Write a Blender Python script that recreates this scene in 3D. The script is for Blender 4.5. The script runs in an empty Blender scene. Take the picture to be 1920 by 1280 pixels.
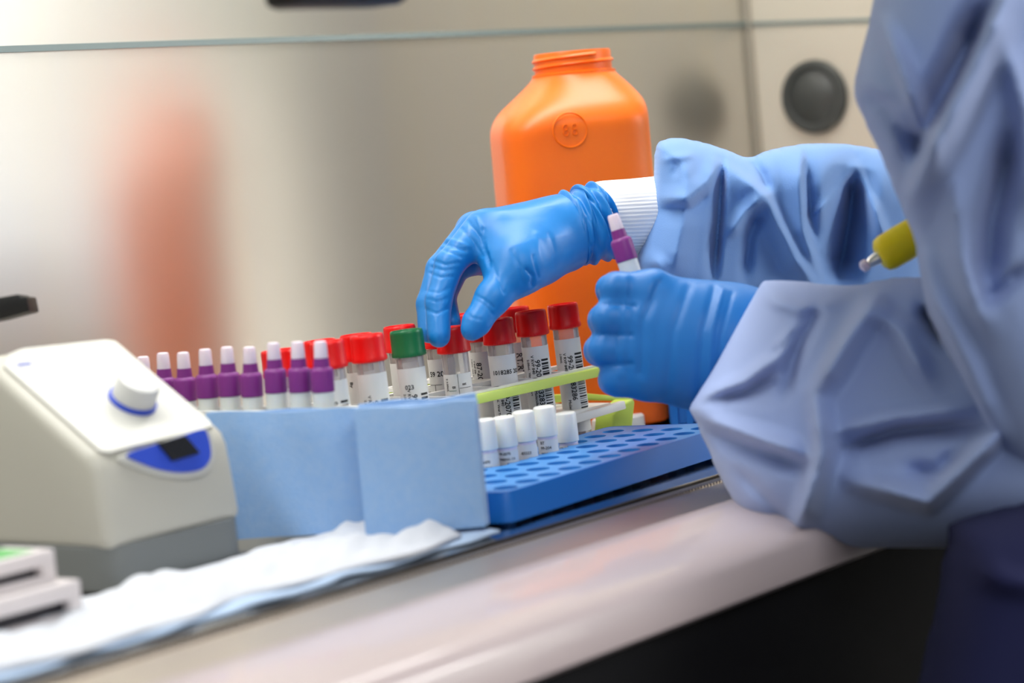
import bpy, math, random
import numpy as np
from mathutils import Vector, Matrix
from mathutils.geometry import delaunay_2d_cdt
random.seed(4); RNG = np.random.default_rng(7)
S = bpy.context.scene
COL = S.collection

# ------------------------------------------------------------------ camera
FPX = 85/36*1920
_ps, _rl, _yw = map(math.radians, (4.65, 5.3, 38.3))
F = np.array([math.cos(_yw)*math.cos(_ps), math.sin(_yw)*math.cos(_ps), -math.sin(_ps)])
R0 = np.cross(F, [0, 0, 1.]); R0 /= np.linalg.norm(R0); U0 = np.cross(R0, F)
UP = math.cos(_rl)*U0+math.sin(_rl)*R0
RT = math.cos(_rl)*R0-math.sin(_rl)*U0
CP = np.array([0, 0, .17])
cam = bpy.data.cameras.new('camera'); camo = bpy.data.objects.new('camera', cam); COL.objects.link(camo)
camo.matrix_world = Matrix(((RT[0], UP[0], -F[0], CP[0]), (RT[1], UP[1], -F[1], CP[1]), (RT[2], UP[2], -F[2], CP[2]), (0, 0, 0, 1)))
cam.lens = 85; cam.sensor_width = 36; cam.clip_start = .02
cam.dof.use_dof = True; cam.dof.focus_distance = 1.27; cam.dof.aperture_fstop = 6.3
S.camera = camo
# ------------------------------------------------------------------ world, lights, exposure
S.view_settings.view_transform = 'Standard'; S.view_settings.look = 'None'
S.view_settings.gamma = 1; S.view_settings.use_curve_mapping = False
S.view_settings.exposure = 0.0
w = bpy.data.worlds.new('world'); S.world = w; w.use_nodes = True
w.node_tree.nodes['Background'].inputs[0].default_value = (.9, .95, 1, 1)
w.node_tree.nodes['Background'].inputs[1].default_value = .05
def area(name, loc, target, sx, sy, power, col=(1, 1, 1)):
    l = bpy.data.lights.new(name, 'AREA'); l.shape = 'RECTANGLE'; l.size = sx; l.size_y = sy; l.energy = power; l.color = col
    o = bpy.data.objects.new(name, l); COL.objects.link(o); o.location = loc
    d = Vector(target)-Vector(loc); o.rotation_euler = d.to_track_quat('-Z', 'Y').to_euler(); return o
area('cabinet_lamp_light', (.85, .82, .655), (.85, .82, 0), 1.2, .14, 7.6, (1, .985, .95))
area('room_ceiling_light', (-.3, -1.3, 1.66), (-.3, -1.3, 0), 1.6, .9, 38, (.95, .97, 1))  # added fill, no fixture seen: lifts upright faces turned to the camera
area('room_ceiling_light', (3.3, -1.7, 1.66), (3.3, -1.7, 0), 1.0, 1.6, 110, (1, .985, .95))  # added, unseen: brightens the room that the steel back wall reflects

# ------------------------------------------------------------------ projection helpers (photo pixels -> world)
def ray(x, y): return F+RT*(x-960)/FPX-UP*(y-640)/FPX
def P(x, y, d): return CP+ray(x, y)*d
def onz(x, y, z): r = ray(x, y); return CP+r*(z-CP[2])/r[2]
def ony(x, y, Y): r = ray(x, y); return CP+r*Y/r[1]
def onx(x, y, X): r = ray(x, y); return CP+r*X/r[0]
def onplane(x, y, p0, n):
    r = ray(x, y); n = np.array(n); return CP+r*(np.dot(np.array(p0)-CP, n)/np.dot(r, n))
def projv(V):
    d = V-CP; z = d@F
    return 960+FPX*(d@RT)/z, 640-FPX*(d@UP)/z, z

# ------------------------------------------------------------------ materials
def lin(c):
    return tuple((v/255/12.92 if v/255 <= .04045 else ((v/255+.055)/1.055)**2.4) for v in c)+(1,)
def mat(name, rgb, rough=.5, metal=0, spec=.5, noise=None, bump=None, trans=0, ior=1.45, sss=0, sheen=0, aniso=0, coat=0, stretch=None):
    m = bpy.data.materials.new(name); m.use_nodes = True; nt = m.node_tree; b = nt.nodes['Principled BSDF']
    c = lin(rgb) if max(rgb) > 1.001 else tuple(rgb)+(1,)
    b.inputs['Base Color'].default_value = c
    b.inputs['Roughness'].default_value = rough; b.inputs['Metallic'].default_value = metal
    b.inputs['Specular IOR Level'].default_value = spec
    b.inputs['Transmission Weight'].default_value = trans; b.inputs['IOR'].default_value = ior
    b.inputs['Coat Weight'].default_value = coat
    if sss:
        b.inputs['Subsurface Weight'].default_value = sss; b.inputs['Subsurface Radius'].default_value = (.01, .006, .004)
        b.inputs['Subsurface Scale'].default_value = .5
    if sheen: b.inputs['Sheen Weight'].default_value = sheen
    tc = nt.nodes.new('ShaderNodeTexCoord'); src = tc.outputs['Object']
    if stretch:
        mp = nt.nodes.new('ShaderNodeMapping'); mp.inputs['Scale'].default_value = stretch
        nt.links.new(src, mp.inputs[0]); src = mp.outputs[0]
    if noise:
        sc, rgb2, lo, hi = noise
        n = nt.nodes.new('ShaderNodeTexNoise'); n.inputs['Scale'].default_value = sc; n.inputs['Detail'].default_value = 4
        nt.links.new(src, n.inputs['Vector'])
        r = nt.nodes.new('ShaderNodeMapRange'); r.inputs[1].default_value = lo; r.inputs[2].default_value = hi
        nt.links.new(n.outputs[0], r.inputs[0])
        mx = nt.nodes.new('ShaderNodeMix'); mx.data_type = 'RGBA'
        mx.inputs[6].default_value = c; mx.inputs[7].default_value = lin(rgb2)
        nt.links.new(r.outputs[0], mx.inputs[0]); nt.links.new(mx.outputs[2], b.inputs['Base Color'])
    if bump:
        sc, st, dist = bump
        n = nt.nodes.new('ShaderNodeTexNoise'); n.inputs['Scale'].default_value = sc; n.inputs['Detail'].default_value = 5
        nt.links.new(src, n.inputs['Vector'])
        bp = nt.nodes.new('ShaderNodeBump'); bp.inputs['Strength'].default_value = st; bp.inputs['Distance'].default_value = dist
        nt.links.new(n.outputs[0], bp.inputs['Height']); nt.links.new(bp.outputs[0], b.inputs['Normal'])
    if aniso:
        b.inputs['Anisotropic'].default_value = aniso
        cx = nt.nodes.new('ShaderNodeCombineXYZ'); cx.inputs[2].default_value = 1
        nt.links.new(cx.outputs[0], b.inputs['Tangent'])
    return m
def emis(name, rgb, s):
    m = bpy.data.materials.new(name); m.use_nodes = True; b = m.node_tree.nodes['Principled BSDF']
    b.inputs['Emission Color'].default_value = lin(rgb); b.inputs['Emission Strength'].default_value = s; return m
def clear(name, rgb, alpha, rough=.08):
    m = bpy.data.materials.new(name); m.use_nodes = True; nt = m.node_tree; b = nt.nodes['Principled BSDF']
    b.inputs['Base Color'].default_value = lin(rgb); b.inputs['Roughness'].default_value = rough
    t = nt.nodes.new('ShaderNodeBsdfTransparent'); mx = nt.nodes.new('ShaderNodeMixShader')
    fr = nt.nodes.new('ShaderNodeFresnel'); fr.inputs[0].default_value = 1.45
    ad = nt.nodes.new('ShaderNodeMath'); ad.operation = 'ADD'; ad.inputs[1].default_value = alpha; ad.use_clamp = True
    nt.links.new(fr.outputs[0], ad.inputs[0]); nt.links.new(ad.outputs[0], mx.inputs[0])
    nt.links.new(t.outputs[0], mx.inputs[1]); nt.links.new(b.outputs[0], mx.inputs[2])
    nt.links.new(mx.outputs[0], nt.nodes['Material Output'].inputs[0]); return m
M = dict(
    steel=mat('brushed_steel', (.60, .575, .53), .29, .90, aniso=.75, noise=(3, (205, 200, 190), .35, .65), stretch=(12, 12, .6)),
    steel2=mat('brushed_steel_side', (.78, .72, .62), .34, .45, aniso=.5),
    table=mat('steel_worksurface', (.55, .54, .52), .16, 1),
    seam=mat('seam_strip', (128, 142, 142), .5, .3),
    seamdark=mat('corner_seam', (178, 172, 160), .5, .6),
    grille=mat('grille_steel', (.44, .39, .34), .36, 1),
    black=mat('black_plastic', (14, 13, 16), .45),
    gasket=mat('black_gasket', (12, 10, 10), .6),
    sill=mat('painted_sill', (198, 183, 184), .3, .0, .5, coat=.35),
    under=mat('dark_cabinet_front', (10, 10, 14), .7, 0, .2),  # near black: shade below the sill put into the colour
    grey=mat('grey_rubber_plug', (66, 68, 67), .42),
    orange=mat('orange_plastic', (248, 116, 16), .38, sss=.15, noise=(9, (242, 102, 10), .3, .7)),
    red=mat('red_cap_plastic', (226, 2, 2), .36, noise=(160, (216, 0, 0), .3, .7), sss=.1),
    green=mat('green_cap_plastic', (0, 98, 54), .36),
    purple=mat('purple_cap_plastic', (124, 42, 128), .42),
    frost=mat('frosted_tip', (226, 214, 228), .4, sss=.3),
    white=mat('white_plastic', (226, 226, 222), .4),
    whitecap=mat('milky_cap', (222, 226, 224), .38, sss=.3),
    tube=clear('clear_tube', (226, 222, 220), .16),
    tubelow=clear('tube_medium', (236, 190, 180), .45),
    label=mat('paper_label', (218, 218, 216), .6),
    ink=mat('black_ink', (22, 22, 24), .7),
    inkblue=mat('blue_ink', (70, 90, 190), .6),
    inkpale=mat('pale_blue_ink', (176, 186, 224), .6),
    inkgreen=mat('green_ink', (60, 130, 100), .6),
    lime=mat('lime_plastic', (206, 230, 104), .4, sss=.1),
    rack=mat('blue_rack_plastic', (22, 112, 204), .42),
    racktop=mat('blue_rack_top', (60, 140, 214), .3),  # lighter than the rack: top-face reflection put into the colour
    racktip=mat('rack_hole_dark', (16, 66, 150), .5),
    towel=mat('blue_paper_towel', (150, 184, 226), .9, sheen=.3, noise=(260, (138, 178, 226), .3, .7), bump=(900, .5, .0006)),
    towelmist=mat('pale_paper_towel', (206, 222, 240), .9),
    tissue=mat('white_tissue', (202, 206, 214), .9, bump=(300, .5, .001)),
    pad=mat('pale_blue_pad', (176, 198, 226), .9, bump=(300, .4, .001)),
    body=mat('ivory_plastic', (188, 186, 176), .42, bump=(1500, .08, .0003)),
    bodytop=mat('ivory_panel', (196, 196, 190), .4),
    base=mat('grey_plastic', (116, 120, 120), .5),
    royal=mat('royal_blue_plastic', (46, 78, 200), .4),
    switch=mat('black_switch', (22, 22, 22), .35),
    knob=mat('knob_plastic', (208, 209, 208), .4),
    glove=mat('blue_nitrile', (22, 122, 198), .42, sss=.05, bump=(420, .12, .0004)),
    glove2=mat('blue_nitrile_near', (24, 112, 188), .45, sss=.05),
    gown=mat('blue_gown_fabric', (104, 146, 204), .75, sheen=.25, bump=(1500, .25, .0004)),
    gown2=mat('blue_gown_fabric_near', (144, 164, 212), .75, sheen=.25, bump=(1500, .2, .0004)),  # same gown cloth, lighter: light on the near sleeves put into the colour
    trousers=mat('navy_fabric', (26, 30, 74), .9),  # darkened: shade on the lap put into the fabric colour
    knit=mat('white_knit', (240, 240, 242), .9, bump=(60, .5, .0006), stretch=(1, 1, 18)),
    yellow=mat('yellow_plastic', (255, 224, 10), .4, sss=.3),
    metal=mat('bright_metal', (.7, .7, .7), .2, 1),
    cardgreen=mat('green_label', (92, 172, 96), .5),
    card=mat('white_card_box', (214, 207, 208), .5),
    slot=mat('dark_slot', (28, 26, 34), .6),
    roomwall=mat('room_wall_paint', (214, 212, 206), .8),
    roomfloor=mat('room_floor_vinyl', (96, 96, 98), .5),
    glass=clear('sash_glass', (235, 245, 240), .02, .02),
    daypane=emis('daylit_pane', (236, 244, 255), 3.0),  # glow of the added panel behind the camera
    lamp=emis('lamp_tube', (255, 252, 244), 6),
)
# ------------------------------------------------------------------ object helpers
class MB:
    def __init__(s): s.v = []; s.f = []
    def add(s, V, Fc):
        o = len(s.v); s.v += [tuple(map(float, p)) for p in V]; s.f += [tuple(int(i)+o for i in f) for f in Fc]; return s
    def box(s, lo, hi):
        x0, y0, z0 = lo; x1, y1, z1 = hi
        V = [(x0, y0, z0), (x1, y0, z0), (x1, y1, z0), (x0, y1, z0), (x0, y0, z1), (x1, y0, z1), (x1, y1, z1), (x0, y1, z1)]
        return s.add(V, [(0, 3, 2, 1), (4, 5, 6, 7), (0, 1, 5, 4), (1, 2, 6, 5), (2, 3, 7, 6), (3, 0, 4, 7)])
    def prism(s, poly, ext):   # poly: list of 3D points, ext: vector
        n = len(poly); V = [np.array(p) for p in poly]+[np.array(p)+np.array(ext) for p in poly]
        return s.add(V, [tuple(range(n))[::-1], tuple(range(n, 2*n))]+[(i, (i+1) % n, n+(i+1) % n, n+i) for i in range(n)])
    def lathe(s, prof, n=32, c=(0, 0, 0), se=None, rx=1, ry=1, ribs=0, ribamp=0, closed=True):
        V = []; c = np.array(c)
        for r, z in prof:
            for k in range(n):
                a = 2*math.pi*k/n; rr = r
                V.append((c[0]+rr*rx*math.cos(a), c[1]+rr*ry*math.sin(a), c[2]+z))
        m = len(prof); Fc = []
        for j in range(m-1):
            for k in range(n):
                Fc.append((j*n+k, j*n+(k+1) % n, (j+1)*n+(k+1) % n, (j+1)*n+k))
        if closed:
            Fc.append(tuple(range(n))[::-1]); Fc.append(tuple(range((m-1)*n, m*n)))
        return s.add(V, Fc)
    def loft(s, rings, cap=True):
        n = len(rings[0]); V = [p for r in rings for p in r]; Fc = []
        for j in range(len(rings)-1):
            for k in range(n):
                Fc.append((j*n+k, j*n+(k+1) % n, (j+1)*n+(k+1) % n, (j+1)*n+k))
        if cap:
            Fc.append(tuple(range(n))[::-1]); Fc.append(tuple(range((len(rings)-1)*n, len(rings)*n)))
        return s.add(V, Fc)
    def build(s, name, m, parent=None, smooth=True, bevel=0, angle=40, subsurf=0, seg=2):
        me = bpy.data.meshes.new(name); me.from_pydata(s.v, [], s.f); me.update()
        return link(name, me, m, parent, smooth, bevel, angle, subsurf, seg)
def link(name, me, m, parent=None, smooth=True, bevel=0, angle=40, subsurf=0, seg=2):
    import bmesh
    bm = bmesh.new(); bm.from_mesh(me); bmesh.ops.recalc_face_normals(bm, faces=bm.faces)
    if bevel:
        es = [e for e in bm.edges if len(e.link_faces) == 2 and e.calc_face_angle(0) > math.radians(30)]
        bmesh.ops.bevel(bm, geom=es, offset=bevel, segments=seg, affect='EDGES', profile=.5, clamp_overlap=True)
    bm.to_mesh(me); bm.free()
    if smooth:
        me.polygons.foreach_set('use_smooth', [True]*len(me.polygons)); me.set_sharp_from_angle(angle=math.radians(angle))
    if m: me.materials.append(m)
    o = bpy.data.objects.new(name, me); COL.objects.link(o)
    if parent: o.parent = parent
    if subsurf:
        md = o.modifiers.new('s', 'SUBSURF'); md.levels = subsurf; md.render_levels = subsurf
    return o
def empty(name, loc, label, cat, group=None):
    o = bpy.data.objects.new(name, None); COL.objects.link(o); o.location = loc; o.empty_display_size = .01
    return tag(o, label, cat, group)
def tag(o, label, cat, group=None):
    o['label'] = label; o['category'] = cat
    if group: o['group'] = group
    return o
def struct(o): o['kind'] = 'structure'; return o
def adopt(o, parent):          # child built in world coordinates under a moved empty
    o.parent = parent; o.matrix_parent_inverse = Matrix.Translation(parent.location).inverted(); return o

# ------------------------------------------------------------------ implicit surfaces
def surface_nets(lo, hi, h, fn):
    lo = np.array(lo); n = np.ceil((np.array(hi)-lo)/h).astype(int)+1
    ax = [lo[i]+h*np.arange(n[i]) for i in range(3)]
    G = np.stack(np.meshgrid(*ax, indexing='ij'), -1).astype(np.float32)
    v = fn(G.reshape(-1, 3)).reshape(n)
    s = v < 0
    nc = n-1; acc = np.zeros(tuple(nc)+(3,)); cnt = np.zeros(nc)
    for a in range(3):
        b, c = [i for i in range(3) if i != a]
        for db in (0, 1):
            for dc in (0, 1):
                i0 = [None]*3; i1 = [None]*3
                i0[a] = slice(0, nc[a]); i1[a] = slice(1, nc[a]+1)
                i0[b] = i1[b] = slice(db, nc[b]+db); i0[c] = i1[c] = slice(dc, nc[c]+dc)
                v0 = v[tuple(i0)]; v1 = v[tuple(i1)]
                x = (v0 < 0) != (v1 < 0)
                t = np.where(x, v0/np.where(x, v0-v1, 1), 0)
                acc[..., a] += np.where(x, t, 0); acc[..., b] += np.where(x, db, 0); acc[..., c] += np.where(x, dc, 0); cnt += x
    act = cnt > 0; idx = -np.ones(nc, int); idx[act] = np.arange(act.sum())
    ii = np.argwhere(act); V = lo+h*(ii+acc[act]/cnt[act][:, None])
    faces = []
    for a in range(3):
        b, c = (a+1) % 3, (a+2) % 3
        i0 = [slice(1, nc[i]) for i in range(3)]; i0[a] = slice(0, nc[a]); i1 = list(i0); i1[a] = slice(1, nc[a]+1)
        A = s[tuple(i0)]; B = s[tuple(i1)]; q = np.argwhere(A != B)
        fl = A[tuple(q.T)]
        off = np.array([1, 1, 1]); off[a] = 0; q = q+off
        def g(db, dc):
            r = q.copy(); r[:, b] -= db; r[:, c] -= dc; return idx[tuple(r.T)]
        f = np.stack([g(1, 1), g(0, 1), g(0, 0), g(1, 0)], 1); f[~fl] = f[~fl][:, ::-1]; faces.append(f)
    Fc = np.concatenate(faces); Fc = Fc[(Fc >= 0).all(1)]
    return V, Fc
def capsule(p, a, b, ra, rb):
    a = np.array(a, np.float32); b = np.array(b, np.float32); ab = b-a; t = np.clip(((p-a)@ab)/max(1e-12, ab@ab), 0, 1)
    return np.linalg.norm(p-a-t[:, None]*ab, axis=1)-(ra+(rb-ra)*t)
def smin(a, b, k):
    h = np.clip(.5+.5*(b-a)/k, 0, 1); return b*(1-h)+a*h-k*h*(1-h)
def meshvf(V, Fc):
    me = bpy.data.meshes.new('m'); me.from_pydata(np.asarray(V, float).tolist(), [], np.asarray(Fc).tolist()); me.update(); return me
def seg_dist(X, Y, pl):
    """signed distance to a polyline in the X,Y plane plus the parameter along it"""
    best = np.full(X.shape, 1e9); sgn = np.ones(X.shape); par = np.zeros(X.shape)
    L = [0]
    for i in range(len(pl)-1): L.append(L[-1]+math.dist(pl[i], pl[i+1]))
    for i in range(len(pl)-1):
        ax, ay = pl[i]; bx, by = pl[i+1]; dx, dy = bx-ax, by-ay; l2 = dx*dx+dy*dy+1e-9
        t = np.clip(((X-ax)*dx+(Y-ay)*dy)/l2, 0, 1); d = np.hypot(X-ax-t*dx, Y-ay-t*dy); m = d < best
        best = np.where(m, d, best); sgn = np.where(m, np.sign((X-ax)*dy-(Y-ay)*dx), sgn)
        par = np.where(m, (L[i]+t*math.sqrt(l2))/L[-1], par)
    return best, sgn, par
def folds(X, Y, strokes, scale=1.0):
    """fold relief: every stroke is (points, amplitude in metres, width on one side, width on the other)"""
    h = np.zeros(X.shape)
    for st in strokes:
        pl, a, wl, wr = st[:4]
        d, sg, t = seg_dist(X, Y, pl)
        wd = np.where(sg > 0, wl, wr)
        q = np.clip(1-d/wd, 0, 1); q = q*q*(1.6-.6*q) if a < 0 else q**1.35
        end = np.clip(np.minimum(t, 1-t)*5, 0, 1) if len(st) < 5 else np.ones(X.shape)*st[4]
        h += a*q*(.25+.75*end)*scale
    return h
def smooth_mesh(V, Fc, it=2, lam=.5):
    V = V.copy(); E = np.concatenate([Fc[:, [i, (i+1) % Fc.shape[1]]] for i in range(Fc.shape[1])])
    E = np.concatenate([E, E[:, ::-1]]); deg = np.bincount(E[:, 0], minlength=len(V))[:, None]
    for _ in range(it):
        s = np.zeros_like(V); np.add.at(s, E[:, 0], V[E[:, 1]]); V += lam*(s/np.maximum(deg, 1)-V)
    return V
def normals(V, Fc):
    n = np.cross(V[Fc[:, 1]]-V[Fc[:, 0]], V[Fc[:, 2]]-V[Fc[:, 0]]); N = np.zeros_like(V)
    for i in range(Fc.shape[1]): np.add.at(N, Fc[:, i], n)
    return N/np.maximum(np.linalg.norm(N, axis=1, keepdims=True), 1e-12)
def sculpt(V, Fc, strokes):
    N = normals(V, Fc); vd = V-CP; vd /= np.linalg.norm(vd, axis=1, keepdims=True)
    if (N*(V-V.mean(0))).sum() < 0: N = -N
    face = np.clip(-(N*vd).sum(1)*2.5, 0, 1)
    X, Y, _ = projv(V)
    return V+N*(folds(X, Y, strokes)*face)[:, None]
def catmull(pts, sub=6, closed=True):
    out = []; n = len(pts); p = [np.array(q, float) for q in pts]
    for i in range(n if closed else n-1):
        a, b, c, d = p[(i-1) % n], p[i], p[(i+1) % n], p[(i+2) % n]
        if not closed: a = p[max(i-1, 0)]; d = p[min(i+2, n-1)]
        for k in range(sub):
            t = k/sub; out.append(.5*((2*b)+(-a+c)*t+(2*a-5*b+4*c-d)*t*t+(-a+3*b-3*c+d)*t**3))
    return out
def fabric_solid(name, outline, depth, R, strokes, m, parent, step=7, rimpx=None, back=1.0, sub=5, smoothit=3, wob=.0, power=.5, fk=1.0, sdiv=1):
    """a closed rounded cloth volume: silhouette, real depth, swelling to +-R (metres), then folds"""
    ol = np.array(catmull(outline, sub)); res = [ol[0]]
    for q in ol[1:]:
        if math.dist(q, res[-1]) > step*.6: res.append(q)
    ol = np.array(res); n = len(ol)
    x0, y0 = ol.min(0); x1, y1 = ol.max(0)
    gx, gy = np.meshgrid(np.arange(x0, x1, step), np.arange(y0, y1, step*.87)); gx = gx+(np.arange(gx.shape[0]) % 2)[:, None]*step/2
    gx = gx.ravel(); gy = gy.ravel()
    d, _, _ = seg_dist(gx, gy, [tuple(q) for q in ol]+[tuple(ol[0])])
    ins = np.zeros(gx.shape, bool)
    for i in range(n):
        ax, ay = ol[i]; bx, by = ol[(i+1) % n]
        c = ((ay > gy) != (by > gy)); xi = (bx-ax)*(gy-ay)/(by-ay+1e-12)+ax; ins ^= c & (gx < xi)
    k = ins & (d > step*.5); gx, gy, d = gx[k], gy[k], d[k]
    vs = [Vector(q) for q in ol]+[Vector(q) for q in zip(gx, gy)]
    r = delaunay_2d_cdt(vs, [(i, (i+1) % n) for i in range(n)], [], 1, 1e-4)
    V2 = np.array([tuple(q) for q in r[0]]); T = np.array([t for t in r[2] if len(t) == 3])
    D, _, _ = seg_dist(V2[:, 0], V2[:, 1], [tuple(q) for q in ol]+[tuple(ol[0])]); bd = D < 1e-3
    rp = rimpx or D.max()
    t = np.clip(D/rp, 0, 1); b = (1-(1-t)**2)**power*R
    dc = depth(V2[:, 0], V2[:, 1])
    fo = folds(V2[:, 0], V2[:, 1], strokes, fk)*np.clip(D/14, 0, 1)
    df = dc-b-fo; db = dc+b*back
    pf = CP+(F+RT*((V2[:, :1]-960)/FPX)-UP*((V2[:, 1:]-640)/FPX))*df[:, None]
    pb = CP+(F+RT*((V2[:, :1]-960)/FPX)-UP*((V2[:, 1:]-640)/FPX))*db[:, None]
    nv = len(V2); mp = np.arange(nv)+nv; mp[bd] = np.where(bd)[0]
    V = np.concatenate([pf, pb]); Fc = np.concatenate([T, mp[T][:, ::-1]])
    used = np.unique(Fc); rm = -np.ones(len(V), int); rm[used] = np.arange(len(used)); V = V[used]; Fc = rm[Fc]
    V = smooth_mesh(V, Fc, smoothit, .5)
    o = link(name, meshvf(V, Fc), m, None, True, 0, 180, sdiv); adopt(o, parent) if parent else None
    return o
def text_mesh(s, size):
    c = bpy.data.curves.new('t', 'FONT'); c.body = s; c.size = size; c.offset = size*.018; c.resolution_u = 2; c.fill_mode = 'FRONT'
    o = bpy.data.objects.new('t', c); COL.objects.link(o)
    dg = bpy.context.evaluated_depsgraph_get(); dg.update()
    me = bpy.data.meshes.new_from_object(o.evaluated_get(dg))
    V = np.array([tuple(v.co) for v in me.vertices]).reshape(-1, 3); Fc = [tuple(p.vertices) for p in me.polygons]
    bpy.data.objects.remove(o); bpy.data.meshes.remove(me); return V, Fc
_tc = {}
def text_vf(s, size):
    if (s, size) not in _tc: _tc[(s, size)] = text_mesh(s, size)
    return _tc[(s, size)]

# ================================================================== THE SETTING
YB, XS, ZC = 1.017, 1.62, .70       # back wall, right side wall, cabinet ceiling
struct(MB().box((-.3, YB, -.02), (XS+.03, YB+.02, ZC)).build('wall_back', M['steel'], smooth=False))
struct(MB().box((XS, .66, -.02), (XS+.03, YB, ZC)).build('wall_right', M['steel2'], smooth=False))
struct(MB().box((-.33, .64, -.02), (-.3, YB+.02, ZC)).build('wall_left', M['steel2'], smooth=False))
struct(MB().box((-.33, .60, ZC), (XS+.03, YB+.02, ZC+.03)).build('ceiling', M['steel2'], smooth=False))
# upper edge strip of the rear panel; on the side panel it runs down slightly towards the front
s_ = MB().box((-.3, YB-.0022, .2440), (XS, YB+.001, .2475)); struct(s_.build('trim_1', M['seam'], smooth=False))
a0 = np.array([XS-.0018, YB, .2445]); a1 = np.array([XS-.0018, .70, .2445-.075*(YB-.70)])
struct(MB().prism([a0, a1, a1+[0, 0, .0028], a0+[0, 0, .0028]], (.004, 0, 0)).build('trim_2', M['seam'], smooth=False))
struct(MB().box((XS-.0045, YB-.0045, 0), (XS+.002, YB+.002, ZC)).build('trim_3', M['seamdark'], bevel=.0015))
struct(MB().prism([(-.3, .6605, -.0014), (-.3, .6675, 0), (-.3, YB, 0), (-.3, YB, -.02), (-.3, .6605, -.02)], (XS+.3, 0, 0)).build('worksurface', M['table'], smooth=False))
# front lip: black gap, ribbed steel grille, painted sill with rounded nose
struct(MB().box((-.3, .6575, -.02), (XS, .6605, -.006)).build('trim_4', M['gasket'], smooth=False))
g = MB(); g.prism([(-.3, .6165, -.03), (-.3, .6165, -.0058), (-.3, .6575, -.0030), (-.3, .6575, -.03)], (XS+.3, 0, 0))
struct(g.build('air_grille', M['grille'], smooth=False))
gr = MB()
for i in range(300):
    x = .40+i*.0027
    gr.box((x, .6510, -.0036), (x+.0012, .6574, -.0025))
o = gr.build('rib_row', M['grille'], smooth=False); o.parent = bpy.data.objects['air_grille']; o['kind'] = 'stuff'
prof = [(.6165, -.03), (.6165, -.0050), (.613, -.0026), (.60, -.0022), (.572, -.0036), (.556, -.0056), (.549, -.0086), (.5455, -.013), (.5455, -.026), (.553, -.030)]
pr = MB().prism([(-.3, y, z) for y, z in prof], (2.2, 0, 0)); struct(pr.build('sill', M['sill'], angle=60))
struct(MB().box((-.3, .553, -.95), (2.2, .60, -.030)).build('cabinet_base_front', M['under'], smooth=False))
struct(MB().box((-.3, .601, -.3), (XS+.03, YB+.02, -.031)).build('cabinet_underside', M['under'], smooth=False))
# right jamb and sash frame
struct(MB().box((1.535, .60, -.03), (1.65, .66, ZC)).build('trim_5', M['base'], smooth=False))
win = struct(MB().box((-.3, .640, .262), (1.535, .645, ZC)).build('window_1', M['glass'], smooth=False))
fr_ = MB().box((-.3, .636, .252), (1.535, .649, .262)).build('window_frame', M['base'], smooth=False, parent=win)
hp = ony(640, 13, .625)
hb = ony(533, 0, .625); hc = ony(737, 0, .625)
MB().box((hb[0], .615, hp[2]), (hc[0], .637, hp[2]+.026)).build('handle', M['black'], win, bevel=.004)
win.children[-1]['label'] = 'black sash grip'
wn = struct(MB().box((2.3, -2.6, .30), (4.15, -2.585, 1.5)).build('window_2', M['white'], smooth=False))  # added unseen glowing panel: brightens the upper left of the back wall
MB().box((2.36, -2.586, .36), (3.2, -2.58, 1.44)).build('pane', M['daypane'], wn, smooth=False); MB().box((3.26, -2.586, .36), (4.09, -2.58, 1.44)).build('pane', M['daypane'], wn, smooth=False)
lampf = struct(MB().box((.2, .66, ZC-.022), (1.5, .78, ZC)).build('lamp_housing', M['white'], smooth=False))
# the room outside
struct(MB().box((-2.2, -2.6, -.95), (4.2, 1.6, -.9)).build('floor', M['roomfloor'], smooth=False))
struct(MB().box((-2.2, -2.6, 1.7), (4.2, 1.6, 1.75)).build('ceiling_room', M['roomwall'], smooth=False))
struct(MB().box((4.2, -2.6, -.95), (4.25, 1.6, 1.75)).build('wall_far_right', M['roomwall'], smooth=False))
struct(MB().box((-2.2, -2.65, -.95), (4.2, -2.6, 1.75)).build('wall_behind', M['roomwall'], smooth=False))
struct(MB().box((-2.25, -2.6, -.95), (-2.2, 1.6, 1.75)).build('wall_far_left', M['roomwall'], smooth=False))
struct(MB().box((-2.2, 1.6, -.95), (4.2, 1.65, 1.75)).build('wall_beyond', M['roomwall'], smooth=False))

# ------------------------------------------------------------------ grey round port plug on the side wall
pc = onx(1530, 181, XS)
t = empty('wall_plug', pc, 'round dark grey rubber plug in the right steel wall', 'plug')
pm = MB().lathe([(.0275, 0), (.0285, .002), (.0275, .006), (.0235, .0072), (.0215, .0066), (.0205, .0045)], 48)
o = pm.build('rim', M['grey'], t); o.rotation_euler = (0, -math.pi/2, 0)
o = MB().lathe([(.0205, 0), (.0205, .0045), (.0165, .0055), (.0150, .0068), (.0, .0074)], 48).build('disc', M['grey'], t); o.rotation_euler = (0, -math.pi/2, 0)
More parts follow.
